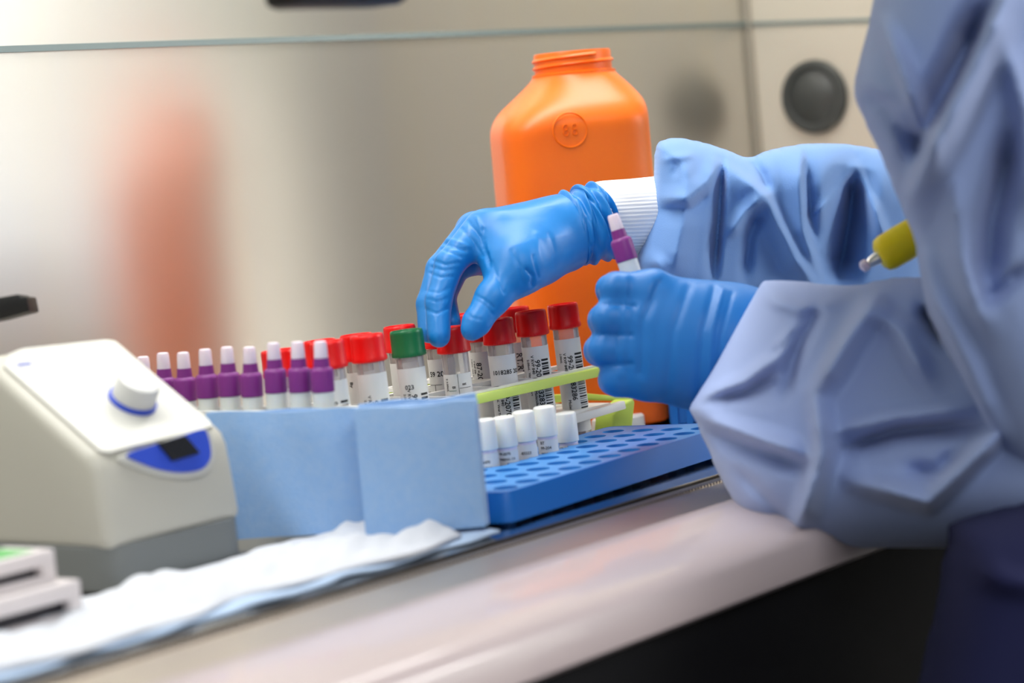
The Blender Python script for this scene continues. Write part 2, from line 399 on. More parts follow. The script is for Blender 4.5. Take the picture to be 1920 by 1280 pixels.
# dark socket low on the back wall beside the bottle
# ------------------------------------------------------------------ orange bottle
bc = onz(1110, 790, 0); bd_ = 1.425
ax = P(1102, 640, bd_); bx, by = ax[0], ax[1]
bt = empty('orange_bottle', (bx, by, 0), 'wide-mouthed orange plastic bottle without lid standing against the steel back wall', 'bottle')
zt = P(1072, 97, bd_-.002)[2]
def sq(a, b, z, n=64, e=3.4, rot=0, cx=0, cy=0):
    out = []
    for k in range(n):
        th = 2*math.pi*k/n; c, s = math.cos(th), math.sin(th)
        x = a*math.copysign(abs(c)**(2/e), c); y = b*math.copysign(abs(s)**(2/e), s)
        out.append((cx+x*math.cos(rot)-y*math.sin(rot), cy+x*math.sin(rot)+y*math.cos(rot), z))
    return out
rot = math.radians(38.3-90+12); W = .0442; T_ = .0375
H = zt
pr_ = [(.86, 0, 4), (.97, .003, 4), (1.0, .008, 4), (1.0, H-.078, 4), (1.0, H-.053, 4), (1.0, H-.044, 3.9), (.985, H-.0385, 3.6), (.94, H-.0330, 3.3), (.86, H-.0285, 3.0), (.75, H-.0232, 2.6), (.65, H-.0185, 2.3), (.585, H-.0155, 2.1), (.555, H-.0135, 2.0), (.55, H-.0125, 2)]
noff = P(1072, 97, bd_)-np.array([bx, by, 0])
bm_ = MB(); rings = []
for s0, z, e in pr_:
    kx = s0; f = min(1, max(0, (z-(H-.05))/.035)); ry = T_*s0*(1-f)+W*s0*f
    g2 = min(1, max(0, (z-(H-.046))/.030)); g2 = g2*g2*(3-2*g2)
    rings.append(sq(W*kx, ry, z, e=e, rot=rot, cx=noff[0]*g2, cy=noff[1]*g2))
bm_.loft(rings); bm_.build('bottle_body', M['orange'], bt, subsurf=2, angle=180)
nk = MB(); rn = .0228
prof = [(.0245, H-.0145), (.0245, H-.0118), (rn, H-.0112)]
nk.lathe([(.0248, H-.016), (.0248, H-.0122), (rn, H-.0115), (rn, H-.0012), (rn-.0005, H), (rn-.0022, H), (rn-.0026, H-.012), (rn-.003, H-.016)], 64, c=(noff[0], noff[1], 0), closed=False)
# helical thread
rings = []
for i in range(140):
    a = i/139*2*math.pi*1.7; z = H-.0098+i/139*.0070; c, s = math.cos(a), math.sin(a)
    rings.append([(noff[0]+c*(rn+.0014*q), noff[1]+s*(rn+.0014*q), z+dz) for q, dz in ((-.3, .0014), (.6, .0008), (1, 0), (.6, -.0008), (-.3, -.0014))])
nk.loft(rings); nk.build('threaded_neck', M['orange'], bt)
# embossed mould mark on the face
fc = P(1063, 244, bd_-.0415)-np.array([bx, by, 0])
nrm = np.array([math.cos(rot-math.pi/2), math.sin(rot-math.pi/2), 0]); tx = np.array([math.cos(rot), math.sin(rot), 0])
off = np.dot(fc, nrm); fc = fc+nrm*(T_-off-.0001)
em = MB()
def on_face(u, v, d=0.0): return fc+tx*u+np.array([0, 0, 1])*v+nrm*d
def ringstrip(r0, r1, a0, a1, n=28):
    V = []; Fc = []
    for i in range(n+1):
        a = a0+(a1-a0)*i/n
        for r, d in ((r0, 0), ((r0+r1)/2,   .0011), (r1, 0)): V.append(on_face(r*math.cos(a), r*math.sin(a), d))
    for i in range(n):
        for j in range(2): Fc.append((i*3+j, i*3+j+1, i*3+j+4, i*3+j+3))
    em.add(V, Fc)
ringstrip(.0093, .0105, 0, 2*math.pi)
for cx in (-.0026, .0026):
    for cz in (-.0016, .0016):
        V = []; Fc = []; n = 14
        for i in range(n+1):
            a = 2*math.pi*i/n
            for r, d in ((.0011, 0), (.0016, .0012), (.0021, 0)): V.append(on_face(cx+r*math.cos(a)*.9, cz+r*math.sin(a), d))
        for i in range(n):
            for j in range(2): Fc.append((i*3+j, i*3+j+1, i*3+j+4, i*3+j+3))
        em.add(V, Fc)
em.build('mould_mark', M['orange'], bt)

# ------------------------------------------------------------------ vortex mixer
X0, X1 = .6668, .7462; Yf, Yr, Yb = .7500, .8165, .905
zf, zr = .0585, .1005
mx = empty('vortex_mixer', ((X0+X1)/2, .80, 0), 'ivory tabletop tube mixer with sloping control panel and grey base', 'lab mixer')
sh = MB()
nz = np.array([0, -(zr-.0018-zf-.0014), (Yr-.004-Yf-.006)]); nz = nz/np.linalg.norm(nz)
ringsv = []
prof = [(Yf-.0035, .018), (Yf-.0015, .036), (Yf+.0005, .052), (Yf+.003, zf-.0010), (Yf+.006, zf+.0014), (Yr-.004, zr-.0018), (Yr+.002, zr), (Yr+.010, zr-.003), (Yb-.01, .075), (Yb, .06), (Yb, .018)]
sh.prism([(X0, y, z) for y, z in prof], (X1-X0, 0, 0))
o = sh.build('housing', M['body'], None, bevel=.0055, seg=4, angle=50); adopt(o, mx)
bs = MB(); bs.loft([sq((X1-X0)/2+.0005, (Yb-Yf)/2+.0045, z, e=10, cx=(X0+X1)/2, cy=(Yf+Yb)/2) for z in (.001, .0035, .0190, .0202)])
o = bs.build('base', M['base'], None, bevel=.0006, angle=50); adopt(o, mx); o['label'] = 'grey base skirt'
# raised panel plate
def onpan(x, y, lift=0.0): return onplane(x, y, (0, Yf+.006, zf+.0014+0), nz)+nz*lift
pp = [(6, 690), (14, 668), (40, 657), (196, 640), (215, 644), (392, 792), (398, 803), (204, 852), (186, 850)]
poly = [onpan(x, y, .0002) for x, y in pp]
pb_ = MB().prism(poly, nz*.0011)
o = pb_.build('control_panel', M['bodytop'], None, bevel=.0004, smooth=False); adopt(o, mx); panel = o
# faint blue mark on the panel, upper left: illegible print kept as short strokes
mk = MB(); mk2 = MB(); u = onpan(102, 681, .0014)-onpan(35, 690, .0014); u /= np.linalg.norm(u); v_ = np.cross(nz, u)
p0 = onpan(34, 692, .00145)
def stroke_rect(mb, a, b, c, d): mb.add([p0+u*a+v_*c, p0+u*b+v_*c, p0+u*b+v_*d, p0+u*a+v_*d], [(0, 1, 2, 3)])
L = 0
for i, wd in enumerate((.0013, .0012, .0014, .0011, .0013)):
    stroke_rect(mk, L, L+wd*.8, 0, .0022); L += wd*1.2
L += .0012
for i, wd in enumerate((.0012, .0011, .0012, .0012, .0011)):
    stroke_rect(mk2, L, L+wd*.55, 0, .0018); L += wd*1.35
o = mk.build('print', M['inkblue'], None, smooth=False); adopt(o, mx)
o = mk2.build('print', M['inkpale'], None, smooth=False); adopt(o, mx)
# knob
kb = onpan(246, 757, .0013)
ko = MB().lathe([(.0108, 0), (.0108, .0016), (.0103, .0018)], 48).build('knob_ring', M['royal'], None)
km = MB().lathe([(.0092, .0018), (.0098, .0022), (.0093, .0095), (.0088, .0107), (.0072, .0112), (.0, .0113)], 48).build('knob', M['knob'], None)
qr = Vector(nz).to_track_quat('Z', 'Y')
for o in (ko, km): o.rotation_mode = 'QUATERNION'; o.rotation_quaternion = qr; o.location = kb; adopt(o, mx); 
ko['label'] = 'blue scale ring under the knob'
# blue crescent and rocker switch on the front, below the panel edge
cn = np.array([0, -.97, .24]); cn /= np.linalg.norm(cn); c0 = np.array([0, Yf-.0012, .052])
def oncr(x, y, l=0.0): return onplane(x, y, c0, cn)+cn*l
cr = catmull([(236, 853), (262, 868), (300, 881), (340, 886), (375, 880), (391, 862), (392, 840), (386, 815), (376, 806), (330, 820), (280, 836)], 4)
o = MB().prism([oncr(x, y, -.004) for x, y in cr], cn*.0052).build('switch_panel', M['royal'], None, bevel=.0002, smooth=False); adopt(o, mx); o['label'] = 'royal blue crescent panel'
cr2 = catmull([(222, 858), (255, 876), (300, 890), (345, 895), (384, 888), (401, 866), (402, 838), (396, 812), (378, 803), (330, 818), (280, 836)], 4)
o = MB().prism([oncr(x, y, -.006) for x, y in cr2], cn*.0062).build('bezel', M['bodytop'], None, bevel=.0006, smooth=False); adopt(o, mx)
sw = MB().prism([oncr(x, y, .0005) for x, y in ((290, 832), (340, 818), (369, 851), (318, 866))], cn*.0022)
o = sw.build('switch', M['switch'], None, bevel=.0004, smooth=False); adopt(o, mx)
sw = MB().prism([oncr(x, y, .0025) for x, y in ((306, 836), (337, 827), (352, 843), (322, 852))], cn*.0022)
so = sw.build('rocker', mat('switch_rocker', (120, 120, 118), .4), None, bevel=.0006, smooth=False)
so.parent = o; so.matrix_parent_inverse = (Matrix.Translation(mx.location)).inverted()
# side vent tab at the far left edge
# black mixing head: stem and platform with its clip end in view at the left
hd = MB()
a = P(-150, 620, 1.13); hd.loft([sq(.010, .010, z, e=2, n=24, cx=a[0], cy=a[1]) for z in (.07, .118)])
o = hd.build('head_stem', M['black'], None); adopt(o, mx)
hp1 = MB()
q = [P(x, y, 1.10) for x, y in ((-210, 640), (-212, 603), (0, 557), (35, 551), (38, 556), (50, 555), (56, 584), (0, 599))]
hp1.prism(q, F*.022); o = hp1.build('platform', M['black'], None, bevel=.0008); adopt(o, mx); o['label'] = 'black platform end'

# ------------------------------------------------------------------ absorbent pad and tissue along the front
def sheet(name, x0, x1, y0f, y1f, zf_, nx, ny, m, label, cat, thick=.0012):
    V = []; Fc = []
    for i in range(nx+1):
        x = x0+(x1-x0)*i/nx
        for j in range(ny+1):
            t = j/ny; y = y0f(x)+(y1f(x)-y0f(x))*t; V.append((x, y, zf_(x, y, t)))
    N0 = len(V)
    V += [(x, y, max(.0002, z-thick)) for x, y, z in V]
    g_ = lambda i, j: i*(ny+1)+j
    for i in range(nx):
        for j in range(ny):
            Fc.append((g_(i, j), g_(i+1, j), g_(i+1, j+1), g_(i, j+1))); Fc.append((N0+g_(i, j+1), N0+g_(i+1, j+1), N0+g_(i+1, j), N0+g_(i, j)))
    for i in range(nx):
        Fc.append((g_(i, 0), N0+g_(i, 0), N0+g_(i+1, 0), g_(i+1, 0))); Fc.append((g_(i+1, ny), N0+g_(i+1, ny), N0+g_(i, ny), g_(i, ny)))
    for j in range(ny):
        Fc.append((g_(0, j+1), N0+g_(0, j+1), N0+g_(0, j), g_(0, j))); Fc.append((g_(nx, j), N0+g_(nx, j), N0+g_(nx, j+1), g_(nx, j+1)))
    o = MB().add(V, Fc).build(name, m, angle=180); return tag(o, label, cat)
sn = math.sin
sheet('absorbent_pad', .42, .818, lambda x: .6635+.0012*sn(x*90)+.0008*sn(x*211), lambda x: .728, lambda x, y, t: .0014+.0007*sn(x*130+y*60)+.0006*(t > .02), 120, 14, M['pad'], 'pale blue absorbent pad lying along the front edge of the steel worktop', 'absorbent pad')
def tz(x, y, t):
    e = min(1, t*5)*min(1, (1-t)*5)
    return .0034+e*(.0026+.0018*sn(x*95+sn(y*150)*1.5)+.0016*abs(sn(x*170-y*260))+.0012*sn(x*47+y*120+2))
sheet('tissue_sheet', .50, .800, lambda x: .6680+.0040*sn(x*38+1)+.002*sn(x*97), lambda x: .7440+.0004*sn(x*70), tz, 160, 24, M['tissue'], 'crumpled white tissue spread between the mixer and the worktop edge', 'tissue', .0014)

# ------------------------------------------------------------------ white slotted boxes bottom left with green label
def slotbox(cx_, lab, topgreen, corner, wx, dy, hz, z0, slots, tiltz=0):
    # corner: right-front-bottom corner in world; box extends to -X and +Y
    t = empty('slide_box', (corner[0]-wx/2, corner[1]+dy/2, z0), lab, 'box')
    x1, y1 = wx/2, -dy/2
    b = MB()
    s0, s1, d0 = slots   # heights of the slot, right margin
    b.box((-x1, y1, 0), (x1, -y1, s0)); b.box((-x1, y1, s1), (x1, -y1, hz)); b.box((x1-d0, y1, s0), (x1, -y1, s1)); b.box((-x1, y1, s0), (-x1+d0, -y1, s1))
    b.build('box_body', M['card'], t, bevel=.0005)
    MB().box((-x1+d0, y1+.004, s0), (x1-d0, -y1-.001, s1)).build('slot', M['slot'], t, smooth=False)
    if topgreen:
        MB().box((-x1+.004, y1+.005, hz), (x1-.006, -y1-.004, hz+.0003)).build('top_label', M['cardgreen'], t, smooth=False)
    return t
c1 = onz(158, 1160, .004)
slotbox(0, 'lower white plastic slide box with a dark slot, in the front left corner', False, (c1[0], c1[1]), .10, .032, .0155, .004, (.0035, .0088, .0060))
c2 = ony(105, 1120, c1[1]+.009)
slotbox(0, 'upper white plastic slide box with green label stacked in the front left corner', True, (c2[0], c1[1]+.007), .10, .028, .0125, .0197, (.0030, .0068, .0070))

# ------------------------------------------------------------------ folded blue paper towels
def towel(name, pts, d0, d1, ztop, thick, lab):
    """upright folded stack: front outline given left/right pixel columns at the table"""
    A = P(*pts[0], d0); B = P(*pts[1], d1)
    t = empty(name, ((A[0]+B[0])/2, (A[1]+B[1])/2, .0045), lab, 'paper towel')
    return t, A, B
def towel_stack(lab, xl, xr, dl, dr, zt_l, zt_r, bow, thick, layers):
    hz = lambda x: 269-.093*(x-960)
    A = P(xl, 900, dl); B = P(xr, 900, dr); A[2] = B[2] = 0
    c = (A+B)/2; t = empty('paper_towel', (c[0], c[1], .0045), lab, 'paper towel', None)
    ux = (B-A); Lx = np.linalg.norm(ux); ux /= Lx; n = np.array([ux[1], -ux[0], 0])
    if np.dot(n, F) > 0: n = -n
    for k in range(layers):
        d0 = -k*thick/layers; d1 = -(k+1)*thick/layers+.0002
        V = []; Fc = []; nx, nzz = 26, 10
        sh = random.uniform(-.0012, .0012) if k else 0; dz = random.uniform(-.0018, .0004) if k else 0
        for side, dd in ((0, d0), (1, d1)):
            for i in range(nx+1):
                for j in range(nzz+1):
                    a = i/nx; hgt = (zt_l+(zt_r-zt_l)*a+dz+.0006*sn(a*9+k))*j/nzz
                    bo = bow*sn(math.pi*min(1, a*1.0))+.0007*sn(a*14+j*.5+k)
                    rnd = .0012*(1-min(1, (nzz-j)/1.5))*(1 if side == 0 else -1)
                    p = A-c+ux*(a*Lx+sh)+n*(dd+bo-rnd)+np.array([0, 0, hgt]); V.append(p)
        m_ = (nx+1)*(nzz+1); g_ = lambda s, i, j: s*m_+i*(nzz+1)+j
        for i in range(nx):
            for j in range(nzz):
                Fc.append((g_(0, i, j), g_(0, i+1, j), g_(0, i+1, j+1), g_(0, i, j+1))); Fc.append((g_(1, i, j+1), g_(1, i+1, j+1), g_(1, i+1, j), g_(1, i, j)))
            Fc.append((g_(0, i, nzz), g_(0, i+1, nzz), g_(1, i+1, nzz), g_(1, i, nzz))); Fc.append((g_(1, i, 0), g_(1, i+1, 0), g_(0, i+1, 0), g_(0, i, 0)))
        for j in range(nzz):
            Fc.append((g_(1, 0, j), g_(0, 0, j), g_(0, 0, j+1), g_(1, 0, j+1))); Fc.append((g_(0, nx, j), g_(1, nx, j), g_(1, nx, j+1), g_(0, nx, j+1)))
        MB().add(V, Fc).build('fold', M['towel'], t, angle=50)
    return t
towel_stack('folded pale blue paper towel pad standing between the mixer and the next pad', 396, 688, 1.090, 1.078, .0580, .0548, .0008, .016, 4)
towel_stack('folded pale blue paper towel pad standing next to the blue tube rack', 676, 903, 1.062, 1.060, .0560, .0555, .0022, .030, 6)

# ------------------------------------------------------------------ blue tube rack
ztp = .0162; NX = 12; h0 = onz(947.5, 914, ztp)[:2]; e1 = (onz(1282.5, 812.5, ztp)[:2]-h0)/9; e2 = (onz(910, 892.5, ztp)[:2]-h0-e1*2)/2
zb = .0022
xl = h0[0]-.0105
tr = empty('tube_rack', (.91, .70, 0), 'flat bright blue tube rack with rows of round holes at the worktop edge', 'rack')
# top plate with real round holes: cells of a grid, hole ring inside each
def rack_top():
    V = []; Fc = []
    u1 = e1; u2 = e2
    def cell(o):
        k0 = len(V); n = 16; r = .0058
        sqp = []
        for k in range(n):
            a = 2*math.pi*k/n+math.pi/4
            c, s = math.cos(a), math.sin(a); m_ = max(abs(c), abs(s)); sqp.append((c/m_*.5, s/m_*.5))
        for (a, b) in sqp: q = o+u1*a+u2*b; V.append((q[0], q[1], ztp))
        for k in range(n):
            a = 2*math.pi*k/n+math.pi/4+.1; V.append((o[0]+r*math.cos(a), o[1]+r*math.sin(a), ztp))
        for k in range(n):
            a = 2*math.pi*k/n+math.pi/4+.1; V.append((o[0]+r*.96*math.cos(a), o[1]+r*.96*math.sin(a), ztp-.0115))
        for k in range(n):
            k2 = (k+1) % n; Fc.append((k0+k, k0+k2, k0+n+k2, k0+n+k)); Fc.append((k0+n+k, k0+n+k2, k0+2*n+k2, k0+2*n+k))
        Fc.append(tuple(k0+2*n+k for k in range(n)))
    for j in range(4):
        for i in range(-0, NX-1):
            cell(h0+e1*(i+(0 if j < 1 else 1) * 0+ (1 if j else 0)*0)+e2*j+(e1 if False else 0))
    return V, Fc
V, Fc = rack_top()
m0 = MB().add(V, Fc)
nlast = NX-2
# outer border and skirt
c00 = h0-e1*.5-e2*.5; c10 = h0+e1*(nlast+.5)-e2*.5; c11 = h0+e1*(nlast+.5)+e2*3.5; c01 = h0-e1*.5+e2*3.5
inner = [c00, c10, c11, c01]
def offs(p, q): return p+q
outer = [np.array([c00[0]-.006, c00[1]+.004-.001]), np.array([c10[0]+.010, c10[1]-.0015]), np.array([c11[0]+.010, c11[1]+.006]), np.array([c01[0]-.008, c01[1]+.006])]
outer[0] = np.array([xl, c00[1]-.0012]); outer[1] = np.array([c10[0]+.012, c10[1]-.0022])
def rounded(poly, r, n=5):
    out = []; m = len(poly)
    for i in range(m):
        a, b, c = poly[i-1], poly[i], poly[(i+1) % m]; d1 = (a-b)/np.linalg.norm(a-b); d2 = (c-b)/np.linalg.norm(c-b)
        p1, p2 = b+d1*r, b+d2*r
        for k in range(n+1):
            t = k/n; out.append((1-t)**2*p1+2*t*(1-t)*b+t*t*p2)
    return out
ro = rounded(outer, .0055)
V = [(p[0], p[1], ztp) for p in inner]+[(p[0], p[1], ztp) for p in ro]; Fq = []
for k in range(24):
    k2 = (k+1) % 24; a, b = k//6, k2//6
    Fq.append((a, b, 4+k2, 4+k) if a != b else (a, 4+k2, 4+k))
m0.add(V, Fq)
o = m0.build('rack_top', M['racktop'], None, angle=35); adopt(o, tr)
cen = np.mean(outer, 0); ri = [q+(cen-q)/np.linalg.norm(cen-q)*.0018 for q in ro]
sk = MB(); lay = [(ro, zb, 0), (ro, ztp-.0006, 0), ([q+(cen-q)/np.linalg.norm(cen-q)*.0006 for q in ro], ztp+.0001, 0), (ri, ztp+.0001, 0), (ri, zb, 0)]
sk.loft([[(q[0], q[1], z) for q in r] for r, z, _ in lay], cap=False)
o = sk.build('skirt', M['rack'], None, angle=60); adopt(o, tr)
for cx, cy in ((outer[0]+[.012, .012]), (outer[1]+[-.012, .012]), (outer[2]+[-.012, -.012]), (outer[3]+[.012, -.012])):
    o = MB().lathe([(.004, 0), (.004, zb+.001)], 16, (cx, cy, 0)).build('foot', M['rack'], None); adopt(o, tr)
# second blue rack standing behind at the right, its ribbed end in view
rr = P(1258, 800, 1.40); rb = empty('tube_rack', (rr[0]+.04, rr[1], 0), 'blue rack with ribbed end standing behind the holed rack, under the near hand', 'rack')
zt2 = P(1290, 700, 1.40)[2]
b = MB(); d_ = np.array([RT[0], RT[1], 0]); d_ /= np.linalg.norm(d_); e_ = np.array([-d_[1], d_[0], 0])
p0 = np.array([rr[0], rr[1], .0]); L = .05
b.prism([p0, p0+d_*L, p0+d_*L+e_*.03, p0+e_*.03], (0, 0, zt2)); o = b.build('rack_body', M['rack'], None, bevel=.001); adopt(o, rb)
for i in range(5):
    q = p0+d_*(.001+i*.0085)-e_*.0012
    o = MB().prism([q, q+d_*.0035, q+d_*.0035+e_*.0016, q+e_*.0016], (0, 0, zt2-.001)).build('rib', M['rack'], None, smooth=False); adopt(o, rb)

# ------------------------------------------------------------------ tubes: builders
def bend(V, r, ang0, z0, vertical=True):
    """flat print (x along text, y up) wrapped on a cylinder of radius r; text runs downwards when vertical"""
    out = []
    for x, y, _ in V:
        if vertical: u, z = y, z0-x
        else: u, z = x, z0+y
        a = ang0+u/r; out.append((r*math.cos(a), r*math.sin(a), z))
    return out
def sleeve(mb, r, a0, a1, z0, z1, n=22, th=.00015):
    V = []; Fc = []
    for i in range(n+1):
        a = a0+(a1-a0)*i/n
        for rr, z in ((r, z0), (r, z1), (r-th, z1), (r-th, z0)): V.append((rr*math.cos(a), rr*math.sin(a), z))
    for i in range(n):
        for j in range(4): Fc.append((i*4+j, (i+1)*4+j, (i+1)*4+(j+1) % 4, i*4+(j+1) % 4))
    Fc += [(0, 1, 2, 3), tuple(n*4+k for k in (3, 2, 1, 0))]
    mb.add(V, Fc)
CAMANG = math.pi+math.radians(38.3)    # azimuth that faces the camera
RB, HV = .0070, .078
VIALMESH = {}
def vial_meshes():
    tb = MB().lathe([(.0005, .0), (.0045, .0006), (.0066, .0035), (RB, .008), (RB, HV-.0125), (RB-.0008, HV-.0125), (RB-.0008, .009), (.0055, .0045), (.0005, .002)], 36, closed=False)
    VIALMESH['tube'] = tb
    liq = MB().lathe([(.0004, .0022), (.0053, .0048), (RB-.0010, .0092), (RB-.0010, .036), (.0004, .036)], 28, closed=False); VIALMESH['liquid'] = liq
    n = 90; prof = [(.0080, HV-.0135), (.00865, HV-.0130), (.00868, HV-.0112), (.0085, HV-.0108), (.00835, HV-.0018), (.0082, HV-.0006), (.0078, HV-.0001), (.0072, HV-.0002), (.0069, HV-.0009), (.0003, HV-.0010)]
    cp = MB(); V = []
    for j, (r, z) in enumerate(prof):
        for k in range(n):
            a = 2*math.pi*k/n; rr = r+(.00010*(1 if k % 2 else -1) if 1 <= j <= 2 else (.00004*(1 if k % 2 else -1) if j in (3, 4) else 0))
            V.append((rr*math.cos(a), rr*math.sin(a), z))
    Fc = [(j*n+k, j*n+(k+1) % n, (j+1)*n+(k+1) % n, (j+1)*n+k) for j in range(len(prof)-1) for k in range(n)]
    Fc.append(tuple(range(n))[::-1]); cp.add(V, Fc); VIALMESH['cap'] = cp
vial_meshes()
_cache = {}
def shared(name, mb, m, parent, key, **k):
    if key not in _cache: o = mb.build(name, m, parent, **k); _cache[key] = o.data; return o
    o = bpy.data.objects.new(name, _cache[key]); COL.objects.link(o); o.parent = parent; return o
def vial(top, capm, lab, group, prints, tilt, labtop=.0590, labbot=.008, rot=0, turn=0, wide=2.0, gap=None, labm='label'):
    """top: world position of the centre of the cap's top"""
    t = empty('sample_vial', (0, 0, 0), lab, 'vial', group)
    # lean in the picture plane around the view axis
    Rm = Matrix.Rotation(-math.radians(tilt), 4, Vector(F)) @ Matrix.Rotation(rot, 4, 'Z')
    base = Vector(top)-(Rm @ Vector((0, 0, HV)))
    t.matrix_world = Matrix.Translation(base) @ Rm
    shared('tube', VIALMESH['tube'], M['tube'], t, 'tube')
    shared('liquid', VIALMESH['liquid'], M['tubelow'], t, 'liquid')
    shared('cap', VIALMESH['cap'], M[capm], t, 'cap'+capm)
    lb = MB(); ca = CAMANG-rot+turn
    sleeve(lb, RB+.00018, ca-wide, ca+(gap if gap is not None else wide), labbot, labtop)
    lo = lb.build('label', M[labm], t)
    pm_ = {}
    for kind, *a in prints:
        mk_ = a[-1] if isinstance(a[-1], str) and a[-1] in M else 'ink'
        mb = pm_.setdefault(mk_, MB())
        if kind == 'v':       # vertical text: string, size, angle (deg, + is right), start height
            V, Fc = text_vf(a[0], a[1]); V = V*[1.0, 1, 1]; mb.add(bend(V, RB+.00030, ca+math.radians(a[2]), a[3]), Fc)
        elif kind == 'h':
            V, Fc = text_vf(a[0], a[1]); mb.add(bend(V, RB+.00030, ca+math.radians(a[2]), a[3], False), Fc)
        elif kind == 'bar':   # barcode: angle from, to, z from, z to
            z = a[2]; rs = random.Random(11)
            while z > a[3]:
                h = rs.choice((.0003, .0005, .0008, .0011)); sleeve(mb, RB+.00030, ca+math.radians(a[0]), ca+math.radians(a[1]), z-h, z, 6, .0001); z -= h+rs.choice((.0004, .0006, .0009))
        elif kind == 'line':  # horizontal rule
            sleeve(mb, RB+.00030, ca+math.radians(a[0]), ca+math.radians(a[1]), a[2], a[2]+.0002, 6, .0001)
        elif kind == 'vline':
            sleeve(mb, RB+.00030, ca+math.radians(a[0]), ca+math.radians(a[0]+1.6), a[1], a[2], 2, .0001)
    for mk_, mb in pm_.items():
        o = mb.build('print', M[mk_], lo, smooth=False); 
    return t
def std(num, up=0, barfrom=26, dt=.0):
    z = .0585+up
    return [('v', 'V RVP 840', .0023, -24, z-.004), ('v', '2.00mL  Viral Transport', .0020, -44, z-.006), ('v', num, .0040, -8, z-.0065), ('v', 'Molecular (EBSS0)', .0022, -25, z-.023), ('bar', barfrom, barfrom+36, z-.0065, z-.035)]
YF, YB2, YC = .790, .8175, .842
G1 = 'capped vials in the lime-edged rack'
fr = [  # px centre, top y, cap, label, prints, tilt, kwargs
 (612, 638, 'red', 'red-capped vial at the left end of the front row, behind the last purple-capped tubes', std('99-2070-83291', -.003), 2.5, {}),
 (687, 626, 'red', 'red-capped vial in the front row just left of the green-capped vial', std('99-2070-83290', -.006), 2.2, {}),
 (761, 617, 'green', 'green-capped vial, the only green one in the rack', std('99-2070-83289', -.006, 30)+[('h', '023', .0032, -32, .0485)], 2.0, {}),
 (846, 611, 'red', 'red-capped vial pinched between the gloved thumb and finger', [('vline', 2, .012, .054), ('line', 6, 60, .0465), ('line', -40, -8, .0455, 'inkgreen'), ('v', 'S 3.00mL', .0018, -52, .052), ('v', 'B', .0025, -24, .048), ('h', 'sat', .002, 18, .048), ('v', 'MRI', .0022, 30, .042, 'inkgreen'), ('v', 'IRIL', .0018, -12, .041, 'inkgreen')], 1.5, dict(labtop=.054)),
 (932, 596, 'red', 'dark red-capped vial right of the gloved thumb with stamped numbers', [('h', '1018285 202', .0032, -50, .049)]+std('99-2070-71284', -.012, 26), 1.5, {}),
 (994, 581, 'red', 'red-capped vial in the front row, second from the right end', std('99-2070-83283', 0, 20), 2.0, {}),
 (1054, 568, 'red', 'rightmost red-capped vial, standing apart next to the near fist', [('v', '99-2070-83286', .0040, -8, .0500), ('v', 'V RVP 840', .0022, -26, .0515), ('v', '2.00mL', .0018, -44, .0515), ('v', 'Molecular', .0023, -28, .026), ('bar', 24, 68, .0510, .0185)], 2.2, {}),
]
for x, y, c, lab, prn, tl, kw in fr:
    p = ony(x, y+1, YF); vial(p, c, lab, G1, prn, tl, **kw)
bk = [
 (520, 655, 'red', 'red-capped vial in the back row behind the purple caps, leftmost of all', std('99-2070-83278'), 2.5, YB2, {}),
 (598, 637, 'red', 'red-capped vial in the back row peeking over the leftmost front vial', std('99-2070-83277'), 2.2, YB2, {}),
 (667, 626, 'red', 'red-capped vial in the back row behind the one left of the green cap', [('v', 'By', .003, -52, .0545), ('line', -60, -20, .043)], 1.8, YB2, {}),
 (748, 610, 'red', 'red-capped vial directly behind the green-capped vial', [('line', -70, -30, .036, 'inkgreen')], 1.5, YB2, {}),
 (818, 604, 'red', 'red-capped vial in the back row hidden by the fingertips, label dated', [('h', '59 202', .0038, -60, .050), ('line', -70, -5, .0455), ('vline', -38, .02, .0455), ('v', '20', .002, -30, .042)], 1.5, YB2, {}),
 (897, 592, 'red', 'red-capped vial in the back row behind the thumb tip', [('v', '87-20-01', .0042, -34, .0535), ('v', 'V RVP 840', .0016, -50, .0545), ('v', '3.00mL  Viral T', .0015, -66, .0555)], 1.5, YB2, {}),
 (874, 587, 'red', 'red-capped vial farthest back, seen in the gap between finger and thumb', [('line', -70, -20, .04)], 1.5, YC, {}),
 (963, 576, 'red', 'red-capped vial behind the second from the right, label with large capitals', [('v', 'RT/RT', .0046, -12, .0535), ('v', 'GlaT K', .0040, -42, .049)], 1.5, YB2, {}),
]
for x, y, c, lab, prn, tl, Y, kw in bk:
    p = ony(x, y, Y); vial(p, c, lab, G1, prn, tl, **kw)
# ------------------------------------------------------------------ lime-edged vial rack
zt_rail = ony(1000, 715, .7755)[2]; zb_rail = ony(1000, 733, .7755)[2]
XR0 = ony(560, 790, .7755)[0]; XR1 = .7755/ray(1150, 690)[1]*ray(1150, 690)[0]
rk = empty('vial_rack', ((XR0+XR1)/2, .81, 0), 'white two-shelf vial rack with lime green rails holding the red-capped vials', 'rack')
o = MB().box((XR0, .7735, zb_rail), (XR1, .7765, zt_rail)).build('rail', M['lime'], None, bevel=.0005); adopt(o, rk); o['label'] = 'lime green front rail'
o = MB().box((XR0, .8600, zb_rail), (XR1, .8630, zt_rail)).build('rail', M['lime'], None, bevel=.0005); adopt(o, rk)
sp = MB()
zs = zt_rail+.0005
for ys in (.7768, .8032, .8290, .8545): sp.box((XR0, ys-.0003, zs-.0015), (XR1-.004, ys+.0030, zs+.0006))
xx = XR0
xs = [ony(x, 640, YF)[0] for x in (612, 687, 761, 846, 932, 994, 1054)]
for a, b2 in zip(xs[:-1], xs[1:]): sp.box(((a+b2)/2+.0005-.0012, .7768, zs-.0015), ((a+b2)/2+.0005+.0012, .857, zs+.0006))
